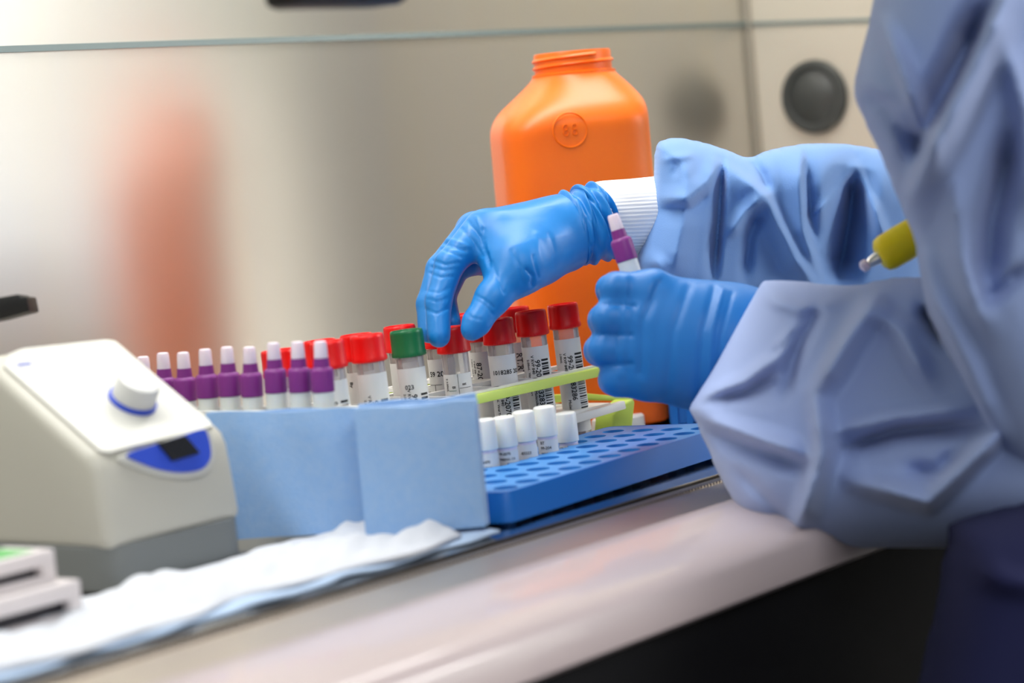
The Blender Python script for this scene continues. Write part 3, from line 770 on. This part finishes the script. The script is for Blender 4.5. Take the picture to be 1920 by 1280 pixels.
o = sp.build('top_shelf', M['white'], None, smooth=False); adopt(o, rk)
# lower lime frame at the right end with a leg and white bottom shelf
pA = P(1187, 750, 1.375); zl = pA[2]
xe = pA[0]; ye = pA[1]
o = MB().box((xs[3], ye+.001, zl-.0035), (xe, ye+.005, zl+.0010)).build('frame_bar', M['lime'], None, bevel=.0008); adopt(o, rk)
lg = MB(); q1 = [P(x, y, 1.335) for x, y in ((1149, 778), (1164, 762), (1186, 747), (1191, 752), (1186, 800), (1183, 825), (1145, 825))]
lg.prism(q1, np.array([.0, .012, 0])); o = lg.build('leg', M['lime'], None, bevel=.0008); adopt(o, rk)
o = MB().prism([P(x, y, 1.345) for x, y in ((1040, 740), (1100, 737), (1188, 745), (1188, 752), (1100, 750), (1040, 755))], (.001, .006, 0)).build('frame_bar', M['lime'], None, bevel=.0005); adopt(o, rk)
lw = MB(); A = [P(1073, 779, 1.30), P(1172, 751, 1.325), P(1175, 766, 1.325), P(1077, 795, 1.30)]
lw.prism(A, (0, .004, 0)); o = lw.build('shelf_edge', M['white'], None, bevel=.0006); adopt(o, rk)
zsh = P(1120, 765, 1.315)[2]
o = MB().box((XR0, .779, zsh-.001), (A[1][0]-.002, .856, zsh+.0008)).build('bottom_shelf', M['white'], None, smooth=False); adopt(o, rk)
for xq, yq in ((XR0+.003, .779), (XR0+.003, .857)):
    o = MB().box((xq-.003, yq-.003, 0), (xq+.003, yq+.003, zt_rail)).build('leg', M['lime'], None, bevel=.0005); adopt(o, rk)
# white screw lid lying behind, white tray to the right, orange bag scrap
q = P(1155, 800, 1.40)
ld = MB().lathe([(.0165, 0), (.0170, .001), (.0168, .0075), (.0155, .0088), (.0, .0090)], 48, (0, 0, 0)); o = ld.build('screw_lid', M['white']); o.location = (q[0], q[1], max(.0002, q[2]-.004)); tag(o, 'round white screw lid lying behind the lime leg', 'lid')
q = onz(1235, 800, .0); tr_ = MB().box((-.035, -.012, 0), (.055, .06, .006)); o = tr_.build('white_tray', M['white'], bevel=.001); o.location = (q[0]+.02, q[1]+.025, .0); tag(o, 'low white tray lying in front of the orange bottle', 'tray')

# ------------------------------------------------------------------ small cryovials in the blue rack
G2 = 'white-capped vials in the blue rack'
def small_vial(px, py, pz_top, lab, prn):
    base = onz(px, py-45, .0162); base[2] = .0065
    t = empty('cryovial', base, lab, 'vial', G2)
    R_ = .0052; Ht = pz_top-.0065
    t.rotation_euler = (0, 0, 0)
    t.rotation_mode = 'QUATERNION'; t.rotation_quaternion = Matrix.Rotation(-math.radians(1.5), 4, Vector(F)).to_quaternion()
    MB().lathe([(.0003, 0), (.004, .0005), (R_-.0003, .003), (R_-.0003, Ht-.013)], 28).build('tube', M['frost'], t)
    MB().lathe([(.0050, Ht-.0152), (.00555, Ht-.0148), (.0055, Ht-.0010), (.0050, Ht-.0002), (.0045, Ht), (.0002, Ht)], 40).build('cap', M['whitecap'], t)
    lb = MB(); sleeve(lb, R_, CAMANG-1.4, CAMANG+1.4, .0085, Ht-.0165); lo = lb.build('label', M['label'], t)
    pr = MB(); z = Ht-.0185
    for s_, sz, a in prn:
        V, Fc = text_vf(s_, sz); pr.add(bend(V, R_+.00012, CAMANG+math.radians(a), z, False), Fc); z -= .0026
    pr.build('print', M['ink'], lo, smooth=False)
SV = [(918, 918, 784, 'leftmost white-capped small vial in the blue rack', [('BT', .0020, -50), ('99-2070', .0018, -55), ('PRISCILLA', .0014, -50), ('(EXTN)', .0014, -30)]),
 (955, 910, 779, 'white-capped small vial second from the left in the blue rack', [('99-2070', .0018, -50), ('FRESNO, CA', .0015, -50)]),
 (991, 900, 769, 'white-capped small vial in the middle of the five', [('', .0018, 0), ('-83323', .0020, -40), ('', .001, 0), ('1/08-1000', .0014, -40)]),
 (1030, 890, 760, 'white-capped small vial second from the right in the blue rack', [('BT', .0020, -45), ('99-204', .0020, -45), ('PRISCILLA', .0014, -45), ('(EXTN)', .0014, -30)]),
 (1067, 878, 772, 'rightmost white-capped small vial in the blue rack, lowest cap', [('070-83313', .0018, -60), ('(RR)', .0016, -55), ('700-98-0001', .0015, -60)])]
for px, py, ty, lab, prn in SV:
    b0 = onz(px, py-45, .0162); ztop = P(px-8, ty, float((b0-CP)@F))[2]
    small_vial(px, py, ztop, lab, prn)

# ------------------------------------------------------------------ purple-capped tubes
G3 = 'purple-capped tubes in a row behind the paper towels'
PT = [(268, 668), (305, 661), (343, 660), (384, 654), (425, 650), (467, 650), (512, 642), (557, 640), (600, 639)]
names = ['almost hidden behind the mixer, leftmost of the row', 'second from the left, half behind the mixer', 'third from the left beside the mixer panel', 'fourth from the left', 'exactly in the middle of the nine', 'sixth from the left', 'seventh from the left, in front of a red cap', 'eighth from the left, next to last', 'at the right end of the row']
def purple_tube(t, H_, long=True):
    a = MB().lathe([(.0046, H_-.0235), (.0053, H_-.0232), (.00535, H_-.0140), (.0050, H_-.0128), (.0038, H_-.0120), (.0034, H_-.0078), (.0002, H_-.0078)], 32)
    shared('cap', a, M['purple'], t, 'pcap%.4f' % H_)
    a = MB().lathe([(.0032, H_-.0080), (.0032, H_-.0070), (.0029, H_-.0012), (.0026, H_-.0002), (.0020, H_), (.0002, H_)], 24)
    shared('tip', a, M['frost'], t, 'ptip%.4f' % H_)
    a = MB().lathe([(.0003, 0), (.003, .002), (.0050, .010), (.0050, H_-.0235)], 28)
    shared('tube', a, M['whitecap'], t, 'ptube%.4f' % H_)
for i, ((x, y), nm) in enumerate(zip(PT, names)):
    p = onx(x, y, .811)
    t = empty('purple_tube', (p[0], p[1], p[2]-.080), 'purple-capped tube with frosted tip, '+nm, 'tube', G3)
    Rm = Matrix.Rotation(math.radians(2.0), 4, Vector(F)); t.rotation_mode = 'QUATERNION'; t.rotation_quaternion = Rm.to_quaternion()
    t.location = Vector(p)-(Rm @ Vector((0, 0, .080)))
    purple_tube(t, .080)
# their white rack, mostly hidden
pr2 = empty('white_tube_rack', (.811, .80, 0), 'white strip rack carrying the purple-capped tubes', 'rack')
zq = onx(600, 752, .811)[2]
for ya, yb_ in ((.7335, .9),):
    o = MB().box((.8030, ya, .0), (.8045, yb_, zq-.003)).build('side_panel', M['white'], None, bevel=.0004); adopt(o, pr2)
    o = MB().box((.8178, ya, .0), (.8193, yb_, zq-.003)).build('side_panel', M['white'], None, bevel=.0004); adopt(o, pr2)
    o = MB().box((.8045, ya, .0), (.8178, ya+.0015, zq-.003)).build('end_panel', M['white'], None, bevel=.0004); adopt(o, pr2)

# ================================================================== THE PERSON
hp_ = P(1900, 700, 1.08)
pe = empty('person', (hp_[0], hp_[1], -.9), 'person in pale blue gown and blue gloves picking a capped vial', 'person')
def hand(name, parts, wrinkles, h, m, k=.004, cut=None):
    """parts: (pixA, depthA, pixB, depthB, rA mm, rB mm, blend mm)"""
    caps = []
    for (xa, ya, da, ra), (xb, yb_, db, rb_), kk in parts: caps.append((P(xa, ya, da), P(xb, yb_, db), ra/1000, rb_/1000, kk/1000))
    pts = np.array([c[i] for c in caps for i in (0, 1)]); rm = max(max(c[2], c[3]) for c in caps)
    lo = pts.min(0)-rm-.004; hi = pts.max(0)+rm+.004
    def fn(p):
        d = None
        for a, b, ra, rb_, kk in caps:
            c = capsule(p, a, b, ra, rb_); d = c if d is None else smin(d, c, kk)
        return d
    V, Fc = surface_nets(lo, hi, h, fn)
    V = smooth_mesh(V, Fc, 3, .5)
    V = sculpt(V, Fc, wrinkles); V = smooth_mesh(V, Fc, 1, .4)
    o = link(name, meshvf(V, Fc), m, None, True, 0, 180); adopt(o, pe); return o
J = lambda x, y, d, r: (x, y, d, r)
# --- far (right) hand picking a vial
far = [
 # back of the hand: four metacarpal rays fan out from the wrist
 (J(1052, 430, 1.262, 14.8), J(935, 430, 1.248, 10.5), 14),
 (J(1050, 432, 1.268, 14.4), J(905, 430, 1.268, 9.5), 14),
 (J(1052, 424, 1.282, 13), J(888, 428, 1.288, 9.0), 14),
 (J(1056, 420, 1.288, 12), J(880, 440, 1.306, 8.2), 14),
 (J(1052, 440, 1.262, 13.5), J(960, 478, 1.240, 13.5), 14),
 (J(1060, 465, 1.262, 9), J(985, 495, 1.240, 10), 12),
 # index finger
 (J(905, 428, 1.250, 9.8), J(843, 495, 1.234, 7.5), 5),
 (J(843, 495, 1.234, 7.5), J(822, 565, 1.226, 6.6), 2.5),
 (J(822, 565, 1.226, 6.6), J(823, 630, 1.219, 5.9), 2.5),
 # middle finger
 (J(890, 432, 1.272, 9.3), J(826, 505, 1.262, 7.6), 4),
 (J(826, 505, 1.262, 7.6), J(806, 570, 1.254, 7.0), 2),
 (J(806, 570, 1.254, 7.0), J(805, 622, 1.247, 6.0), 2),
 # ring finger
 (J(885, 440, 1.292, 8.8), J(858, 500, 1.284, 6.8), 4),
 (J(858, 500, 1.284, 6.8), J(834, 556, 1.272, 5.9), 2),
 (J(834, 556, 1.272, 5.9), J(847, 604, 1.262, 4.9), 2),
 # little finger curled under the palm
 (J(885, 455, 1.306, 8.0), J(905, 492, 1.296, 6.6), 4),
 (J(905, 492, 1.296, 6.6), J(880, 498, 1.282, 5.8), 2.5),
 # thumb: base, web, two segments
 (J(1000, 478, 1.246, 14.5), J(970, 503, 1.232, 12.0), 12),
 (J(970, 503, 1.232, 12.0), J(924, 558, 1.222, 8.5), 7),
 (J(924, 558, 1.222, 8.5), J(893, 605, 1.216, 7.0), 4),
 (J(893, 605, 1.216, 6.9), J(884, 619, 1.214, 5.4), 3),
 (J(925, 445, 1.246, 9), J(945, 500, 1.236, 9), 9),
]
def wr(pts, a, w=5, w2=None): return (pts, a/1000, w, w2 or w, .9)
farw = [
 wr([(905, 430), (912, 470), (917, 500)], -1.3, 7, 5), wr([(878, 415), (900, 445), (914, 490)], -1.2, 6), wr([(865, 428), (890, 455), (905, 480)], -.9, 5), wr([(893, 408), (908, 440), (914, 470)], .8, 5),
 wr([(830, 455), (850, 462), (873, 470)], -1.0, 5), wr([(832, 447), (855, 452), (878, 462)], .7, 5), wr([(825, 466), (848, 474), (866, 482)], -.7, 4),
 wr([(812, 488), (835, 496), (862, 492)], -.9, 4), wr([(808, 500), (832, 507), (855, 504)], -.7, 4), wr([(806, 512), (826, 520), (850, 518)], -.7, 4),
 wr([(800, 545), (822, 549), (842, 540)], -.6, 4), wr([(800, 560), (820, 566), (840, 558)], -.5, 4), wr([(800, 580), (818, 588), (842, 577)], -.8, 4),
 wr([(806, 480), (802, 520), (799, 580), (800, 640)], .5, 4), wr([(818, 600), (822, 625), (818, 645)], .4, 5),
 wr([(880, 548), (905, 560), (925, 575)], -.8, 4), wr([(890, 560), (912, 574), (925, 590)], -.6, 4), wr([(873, 585), (885, 595), (905, 600)], -.5, 4),
 wr([(922, 490), (932, 520), (945, 548)], -.7, 5), wr([(960, 470), (975, 500), (980, 530)], -.5, 7), wr([(988, 505), (1000, 518), (998, 535)], -1.4, 6), wr([(1000, 480), (1004, 500), (1010, 520)], -.8, 5),
 wr([(900, 400), (960, 395), (1040, 385)], .5, 20), wr([(930, 470), (1000, 450), (1060, 440)], .4, 25), wr([(1030, 440), (1040, 470), (1040, 500)], -.5, 8),
 wr([(1005, 440), (1010, 470), (1020, 500)], .5, 10),
]
hand('glove', far, farw, .00095, M['glove'])
# bunched glove cuff of the far hand
def bunch(name, cpts, rads, m, amp, seed, n=120, extra=None, th=.0006):
    rs = np.random.default_rng(seed); C_ = [P(*c) for c in cpts]; C_ = catmull(C_, 14, closed=False)
    R_ = catmull([(r, 0, 0) for r in rads], 14, closed=False); rings = []
    ph = rs.uniform(0, 6, 8)
    for i in range(len(C_)):
        tgt = C_[min(i+1, len(C_)-1)]-C_[max(i-1, 0)]; tgt /= np.linalg.norm(tgt)
        a_ = np.cross(tgt, UP); a_ /= np.linalg.norm(a_); b_ = np.cross(a_, tgt); r0 = R_[i][0]/1000
        ring = []
        for k in range(n):
            th_ = 2*math.pi*k/n
            s_ = i/len(C_)
            w_ = amp*(sn(2*th_+s_*26+ph[0])+.7*sn(3*th_-s_*33+ph[1])+.5*sn(5*th_+s_*48+ph[2]))*min(1, s_*4+.2)
            w_ += amp*1.5*(abs(sn(s_*13+1.3*math.cos(th_+.6)))**.6-.6)+amp*.9*sn(s_*31+2.2*math.sin(th_+1))
            r = r0+w_; ring.append(C_[i]+a_*r*math.cos(th_)*.92+b_*r*math.sin(th_))
        rings.append(ring)
    o = MB().loft(rings).build(name, m, None, angle=180, subsurf=1); adopt(o, pe); return o
bunch('glove_cuff', [(1052, 434, 1.264), (1078, 428, 1.266), (1100, 424, 1.268), (1118, 416, 1.270), (1136, 410, 1.272)], (18.6, 19.2, 19.8, 20.6, 18.6), M['glove'], .0010, 3)
# knit cuff, tube from the glove into the sleeve
def tubepart(name, cpts, rads, m, n=64, rib=0, ribn=40):
    C_ = catmull([P(*c) for c in cpts], 8, closed=False); R_ = catmull([(r, 0, 0) for r in rads], 8, closed=False); rings = []
    for i in range(len(C_)):
        tgt = C_[min(i+1, len(C_)-1)]-C_[max(i-1, 0)]; tgt /= np.linalg.norm(tgt)
        a_ = np.cross(tgt, UP); a_ /= np.linalg.norm(a_); b_ = np.cross(a_, tgt)
        rings.append([C_[i]+(a_*math.cos(2*math.pi*k/n)+b_*math.sin(2*math.pi*k/n))*(R_[i][0]/1000+rib*sn(ribn*2*math.pi*k/n)) for k in range(n)])
    o = MB().loft(rings).build(name, m, None, angle=180); adopt(o, pe); return o
tubepart('knit_cuff', [(1122, 412, 1.275), (1130, 411, 1.276), (1190, 408, 1.285), (1236, 405, 1.293), (1262, 404, 1.297)], (18.5, 20.0, 20.6, 21.2, 21.2), M['knit'], n=240, rib=.00016, ribn=60)
# far sleeve
dfar = lambda x, y: 1.292+(x-1230)*.00022
fabric_solid('gown_sleeve', [(1231, 268), (1262, 256), (1310, 262), (1360, 277), (1402, 292), (1440, 279), (1500, 268), (1560, 266), (1620, 272), (1690, 290), (1760, 340), (1790, 450), (1770, 560), (1690, 610), (1560, 610), (1420, 610), (1300, 600), (1215, 560), (1190, 500), (1200, 455), (1216, 400), (1222, 345), (1224, 300)],
 dfar, .045, [
  ([(1356, 300), (1350, 400), (1340, 520)], -.014, 10, 26), ([(1360, 310), (1395, 335), (1435, 366), (1492, 485), (1530, 540)], .010, 16, 40),
  ([(1433, 366), (1395, 400), (1365, 445)], .007, 22, 22), ([(1402, 292), (1430, 330), (1440, 365)], -.006, 20, 20),
  ([(1425, 395), (1405, 440), (1395, 520)], -.007, 22, 18), ([(1290, 300), (1280, 420), (1260, 520)], .007, 40, 40), ([(1225, 480), (1240, 500), (1250, 540)], .004, 20, 20),
  ([(1240, 372), (1290, 374), (1330, 340), (1352, 305)], .006, 30, 14), ([(1240, 392), (1295, 392), (1335, 360)], -.005, 10, 40), ([(1503, 282), (1503, 350), (1508, 430), (1540, 520)], .009, 8, 40),
  ([(1508, 300), (1515, 400), (1530, 470)], -.008, 30, 6), ([(1604, 308), (1560, 370), (1520, 410)], .006, 30, 14), ([(1604, 312), (1590, 420), (1570, 530)], -.030, 60, 60), ([(1604, 308), (1640, 390), (1670, 470)], .008, 14, 30),
  ([(1250, 290), (1270, 310), (1262, 330)], -.003, 10, 10), ([(1240, 300), (1300, 290)], .003, 12, 12)],
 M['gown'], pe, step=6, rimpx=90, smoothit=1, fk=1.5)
# --- near (left) hand closed round a purple-capped tube
near = [
 (J(1400, 655, 1.168, 25), J(1330, 650, 1.168, 26), 12),
 (J(1360, 640, 1.168, 24), J(1225, 545, 1.160, 9.5), 16),
 (J(1360, 650, 1.168, 24), J(1218, 600, 1.158, 10.5), 16),
 (J(1360, 660, 1.168, 24), J(1215, 655, 1.158, 10.5), 16),
 (J(1360, 665, 1.168, 23), J(1215, 710, 1.160, 10), 16),
 (J(1225, 545, 1.160, 9.3), J(1156, 541, 1.158, 7.8), 6), (J(1156, 541, 1.158, 7.8), J(1146, 543, 1.178, 7.2), 3), (J(1146, 543, 1.178, 7.2), J(1185, 550, 1.192, 6.6), 3),
 (J(1218, 600, 1.158, 9.8), J(1142, 597, 1.156, 8.2), 5), (J(1142, 597, 1.156, 8.2), J(1132, 600, 1.178, 7.4), 3), (J(1132, 600, 1.178, 7.4), J(1178, 604, 1.194, 6.8), 3),
 (J(1215, 655, 1.158, 9.8), J(1136, 655, 1.158, 8.0), 5), (J(1136, 655, 1.158, 8.0), J(1124, 657, 1.178, 7.3), 3), (J(1124, 657, 1.178, 7.3), J(1172, 660, 1.194, 6.8), 3),
 (J(1215, 708, 1.160, 9.5), J(1160, 710, 1.160, 8.4), 5), (J(1160, 710, 1.160, 8.4), J(1150, 712, 1.178, 7), 3), (J(1150, 712, 1.178, 7), J(1190, 714, 1.192, 6.2), 3),
 (J(1330, 630, 1.185, 17), J(1240, 560, 1.196, 9), 8), (J(1240, 560, 1.196, 9), J(1185, 548, 1.186, 7.2), 4),
]
nearw = [wr([(1175, 520), (1172, 600), (1165, 700)], .9, 14), wr([(1235, 530), (1205, 600), (1200, 700)], -1.2, 22, 14), wr([(1290, 540), (1262, 620), (1250, 740)], -.8, 16), wr([(1340, 540), (1318, 620), (1310, 740)], -1.0, 8, 14), wr([(1355, 545), (1335, 620), (1328, 740)], 1.0, 8),
 wr([(1372, 550), (1352, 630), (1345, 720)], -.8, 8), wr([(1130, 570), (1160, 571), (1190, 574)], -1.2, 6), wr([(1120, 627), (1150, 628), (1185, 628)], -1.2, 6), wr([(1122, 684), (1150, 684), (1185, 682)], -1.2, 6)]
hand('glove', near, nearw, .0011, M['glove2'])
# near sleeve
def dnear(x, y):
    return 1.145-.00012*(x-1300)-.00006*(y-650)
fabric_solid('gown_sleeve', [(1412, 548), (1440, 521), (1530, 527), (1600, 532), (1650, 521), (1710, 516), (1800, 520), (1950, 540), (2150, 600), (2250, 760), (2180, 930), (2000, 1030), (1850, 1032), (1700, 1030), (1600, 1030), (1510, 1026), (1466, 1010), (1398, 972), (1362, 925), (1335, 870), (1310, 810), (1290, 770), (1300, 742), (1335, 690), (1372, 620)],
 dnear, .062, [
  ([(1305, 775), (1340, 795), (1430, 828), (1521, 858)], .010, 34, 10), ([(1320, 805), (1400, 835), (1515, 872)], -.008, 10, 40),
  ([(1527, 742), (1540, 849), (1515, 930), (1490, 1008)], .014, 40, 26), ([(1527, 736), (1580, 650), (1646, 549)], .013, 26, 46),
  ([(1300, 750), (1396, 715), (1450, 675), (1515, 600)], .009, 22, 16), ([(1440, 672), (1470, 650), (1496, 618)], -.008, 12, 14), ([(1340, 745), (1400, 735), (1460, 700)], -.006, 12, 20),
  ([(1440, 560), (1500, 580), (1560, 570)], .005, 24, 20), ([(1540, 560), (1500, 640), (1470, 740)], -.007, 26, 30),
  ([(1577, 840), (1677, 806), (1834, 792)], -.010, 14, 36), ([(1560, 812), (1677, 785), (1830, 765)], .007, 30, 12),
  ([(1600, 905), (1680, 925), (1740, 942), (1852, 836), (1890, 790)], .014, 36, 26), ([(1700, 880), (1760, 890), (1800, 850)], -.006, 30, 20),
  ([(1727, 575), (1750, 610), (1777, 645)], -.014, 26, 26), ([(1620, 560), (1690, 620), (1740, 720)], .006, 34, 34), ([(1380, 880), (1440, 940), (1480, 990)], -.004, 20, 20)],
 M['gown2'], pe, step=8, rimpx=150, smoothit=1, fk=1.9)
# upper sleeve and shoulder, nearest the camera
def dup_(x, y): return 1.045+.00004*(x-1700)
fabric_solid('gown_body', [(1650, -160), (1640, -40), (1625, 50), (1598, 165), (1618, 225), (1648, 290), (1672, 350), (1692, 400), (1712, 450), (1722, 510), (1738, 590), (1778, 680), (1822, 770), (1852, 840), (1890, 900), (1980, 1000), (2200, 1080), (2560, 1100), (2820, 960), (2880, 500), (2860, 100), (2780, -190), (2600, -330), (2420, -400), (2240, -370), (2050, -300), (1830, -240)],
 dup_, .085, [
  ([(1905, -40), (1872, 21), (1804, 169), (1729, 316), (1699, 392)], .020, 60, 26), ([(1850, 10), (1800, 120), (1728, 250), (1715, 330)], -.020, 34, 60),
  ([(1655, 40), (1690, 130), (1745, 285)], .012, 30, 22), ([(1612, 170), (1660, 200), (1700, 260)], -.006, 26, 40),
  ([(1703, 400), (1741, 540), (1800, 660), (1880, 850)], .012, 40, 22), ([(1900, 240), (1860, 420), (1850, 560)], -.014, 50, 50), ([(1880, 60), (1920, 200), (1930, 400)], .008, 40, 40),
  ([(1790, 330), (1800, 480), (1850, 620)], .006, 40, 40), ([(1840, 560), (1880, 540), (1920, 500)], -.006, 20, 30)],
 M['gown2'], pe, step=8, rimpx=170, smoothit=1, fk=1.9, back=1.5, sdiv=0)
# head above the frame: skin, ears, cap and face mask
hc = P(2430, -720, 1.12); fw = np.array([-.45, .85, -.30]); fw /= np.linalg.norm(fw); rt = np.cross(fw, [0, 0, 1.]); rt /= np.linalg.norm(rt); hu = np.cross(rt, fw)
def ell(p, c, r_):
    q = p-c; q = np.stack([q@rt, q@fw, q@hu], 1)/np.array(r_); return (np.linalg.norm(q, axis=1)-1)*min(r_)
def headf(p):
    d = ell(p, hc, (.074, .092, .105)); d = smin(d, ell(p, hc+fw*.030-hu*.055, (.052, .055, .055)), .03)
    d = smin(d, capsule(p, hc+fw*.088+hu*.005, hc+fw*.106-hu*.028, .007, .011), .012)
    for sg in (-1, 1):
        d = smin(d, ell(p, hc+rt*sg*.076-fw*.004-hu*.012, (.008, .018, .030)), .006)
        d = smin(d, ell(p, hc+rt*sg*.032+fw*.078+hu*.008, (.014, .010, .009)), .004)
    d = smin(d, capsule(p, hc-hu*.06-fw*.02, P(2430, -340, 1.10), .052, .062), .03); return d
V, Fc = surface_nets(hc-.24, hc+.17, .006, headf)
o = link('head', meshvf(smooth_mesh(V, Fc, 2), Fc), mat('skin', (206, 156, 128), .55, sss=.1), None, True, 0, 180); adopt(o, pe)
V, Fc = surface_nets(hc-.14, hc+.16, .006, lambda p: np.maximum(ell(p, hc+hu*.018-fw*.010, (.086, .104, .110)), -((p-hc)@(hu*.9-fw*.25)-.020)))
o = link('hair_cap', meshvf(smooth_mesh(V, Fc, 2), Fc), M['gown'], None, True, 0, 180); adopt(o, pe)
V, Fc = surface_nets(hc-.14, hc+.16, .005, lambda p: np.maximum(np.maximum(ell(p, hc+fw*.040-hu*.045, (.066, .078, .062)), (p-hc)@hu+.012), -((p-hc)@fw-.020)))
o = link('face_mask', meshvf(smooth_mesh(V, Fc, 2), Fc), M['towelmist'], None, True, 0, 180); adopt(o, pe)
# gown skirt and trousers below the sill, shade put into the dark blue
fabric_solid('trousers', [(1800, 960), (1765, 1020), (1745, 1120), (1725, 1220), (1705, 1320), (1700, 1500), (1900, 1560), (2300, 1500), (2400, 1200), (2350, 960), (2100, 900)],
 lambda x, y: 1.02+0*x, .08, [([(1830, 1060), (1880, 1090), (1960, 1100)], .01, 30, 30)], M['trousers'], pe, step=14, rimpx=150)
# ------------------------------------------------------------------ tube held in the near fist
a = P(1149, 402, 1.172); b = P(1186, 520, 1.172); axis = Vector(a-b).normalized()
t = empty('purple_tube', (0, 0, 0), 'purple-capped tube with frosted tip held upright in the near fist', 'tube')
q = axis.to_track_quat('Z', 'Y'); t.rotation_mode = 'QUATERNION'; t.rotation_quaternion = q; t.location = Vector(a)-axis*.080
purple_tube(t, .080)
# yellow cap with metal tip on the sleeve
ya = P(1655, 478, 1.12); yb_ = P(1712, 444, 1.12); axis = Vector(yb_-ya).normalized()
t = empty('yellow_stopper', ya, 'yellow plastic stopper with a metal tip lying in the fold of the near sleeve', 'stopper')
t.rotation_mode = 'QUATERNION'; t.rotation_quaternion = axis.to_track_quat('Z', 'Y')
MB().lathe([(.0055, -.002), (.0078, -.0005), (.0086, .002), (.0088, .010), (.0086, .018), (.0066, .020), (.0003, .020)], 32).build('stopper_body', M['yellow'], t)
MB().lathe([(.0012, -.0085), (.0024, -.0065), (.0030, -.002), (.0030, .0)], 20).build('metal_tip', M['metal'], t)
MB().lathe([(.0008, -.0120), (.0026, -.0110), (.0028, -.0082), (.0008, -.0075)], 20).build('clear_end', M['frost'], t)
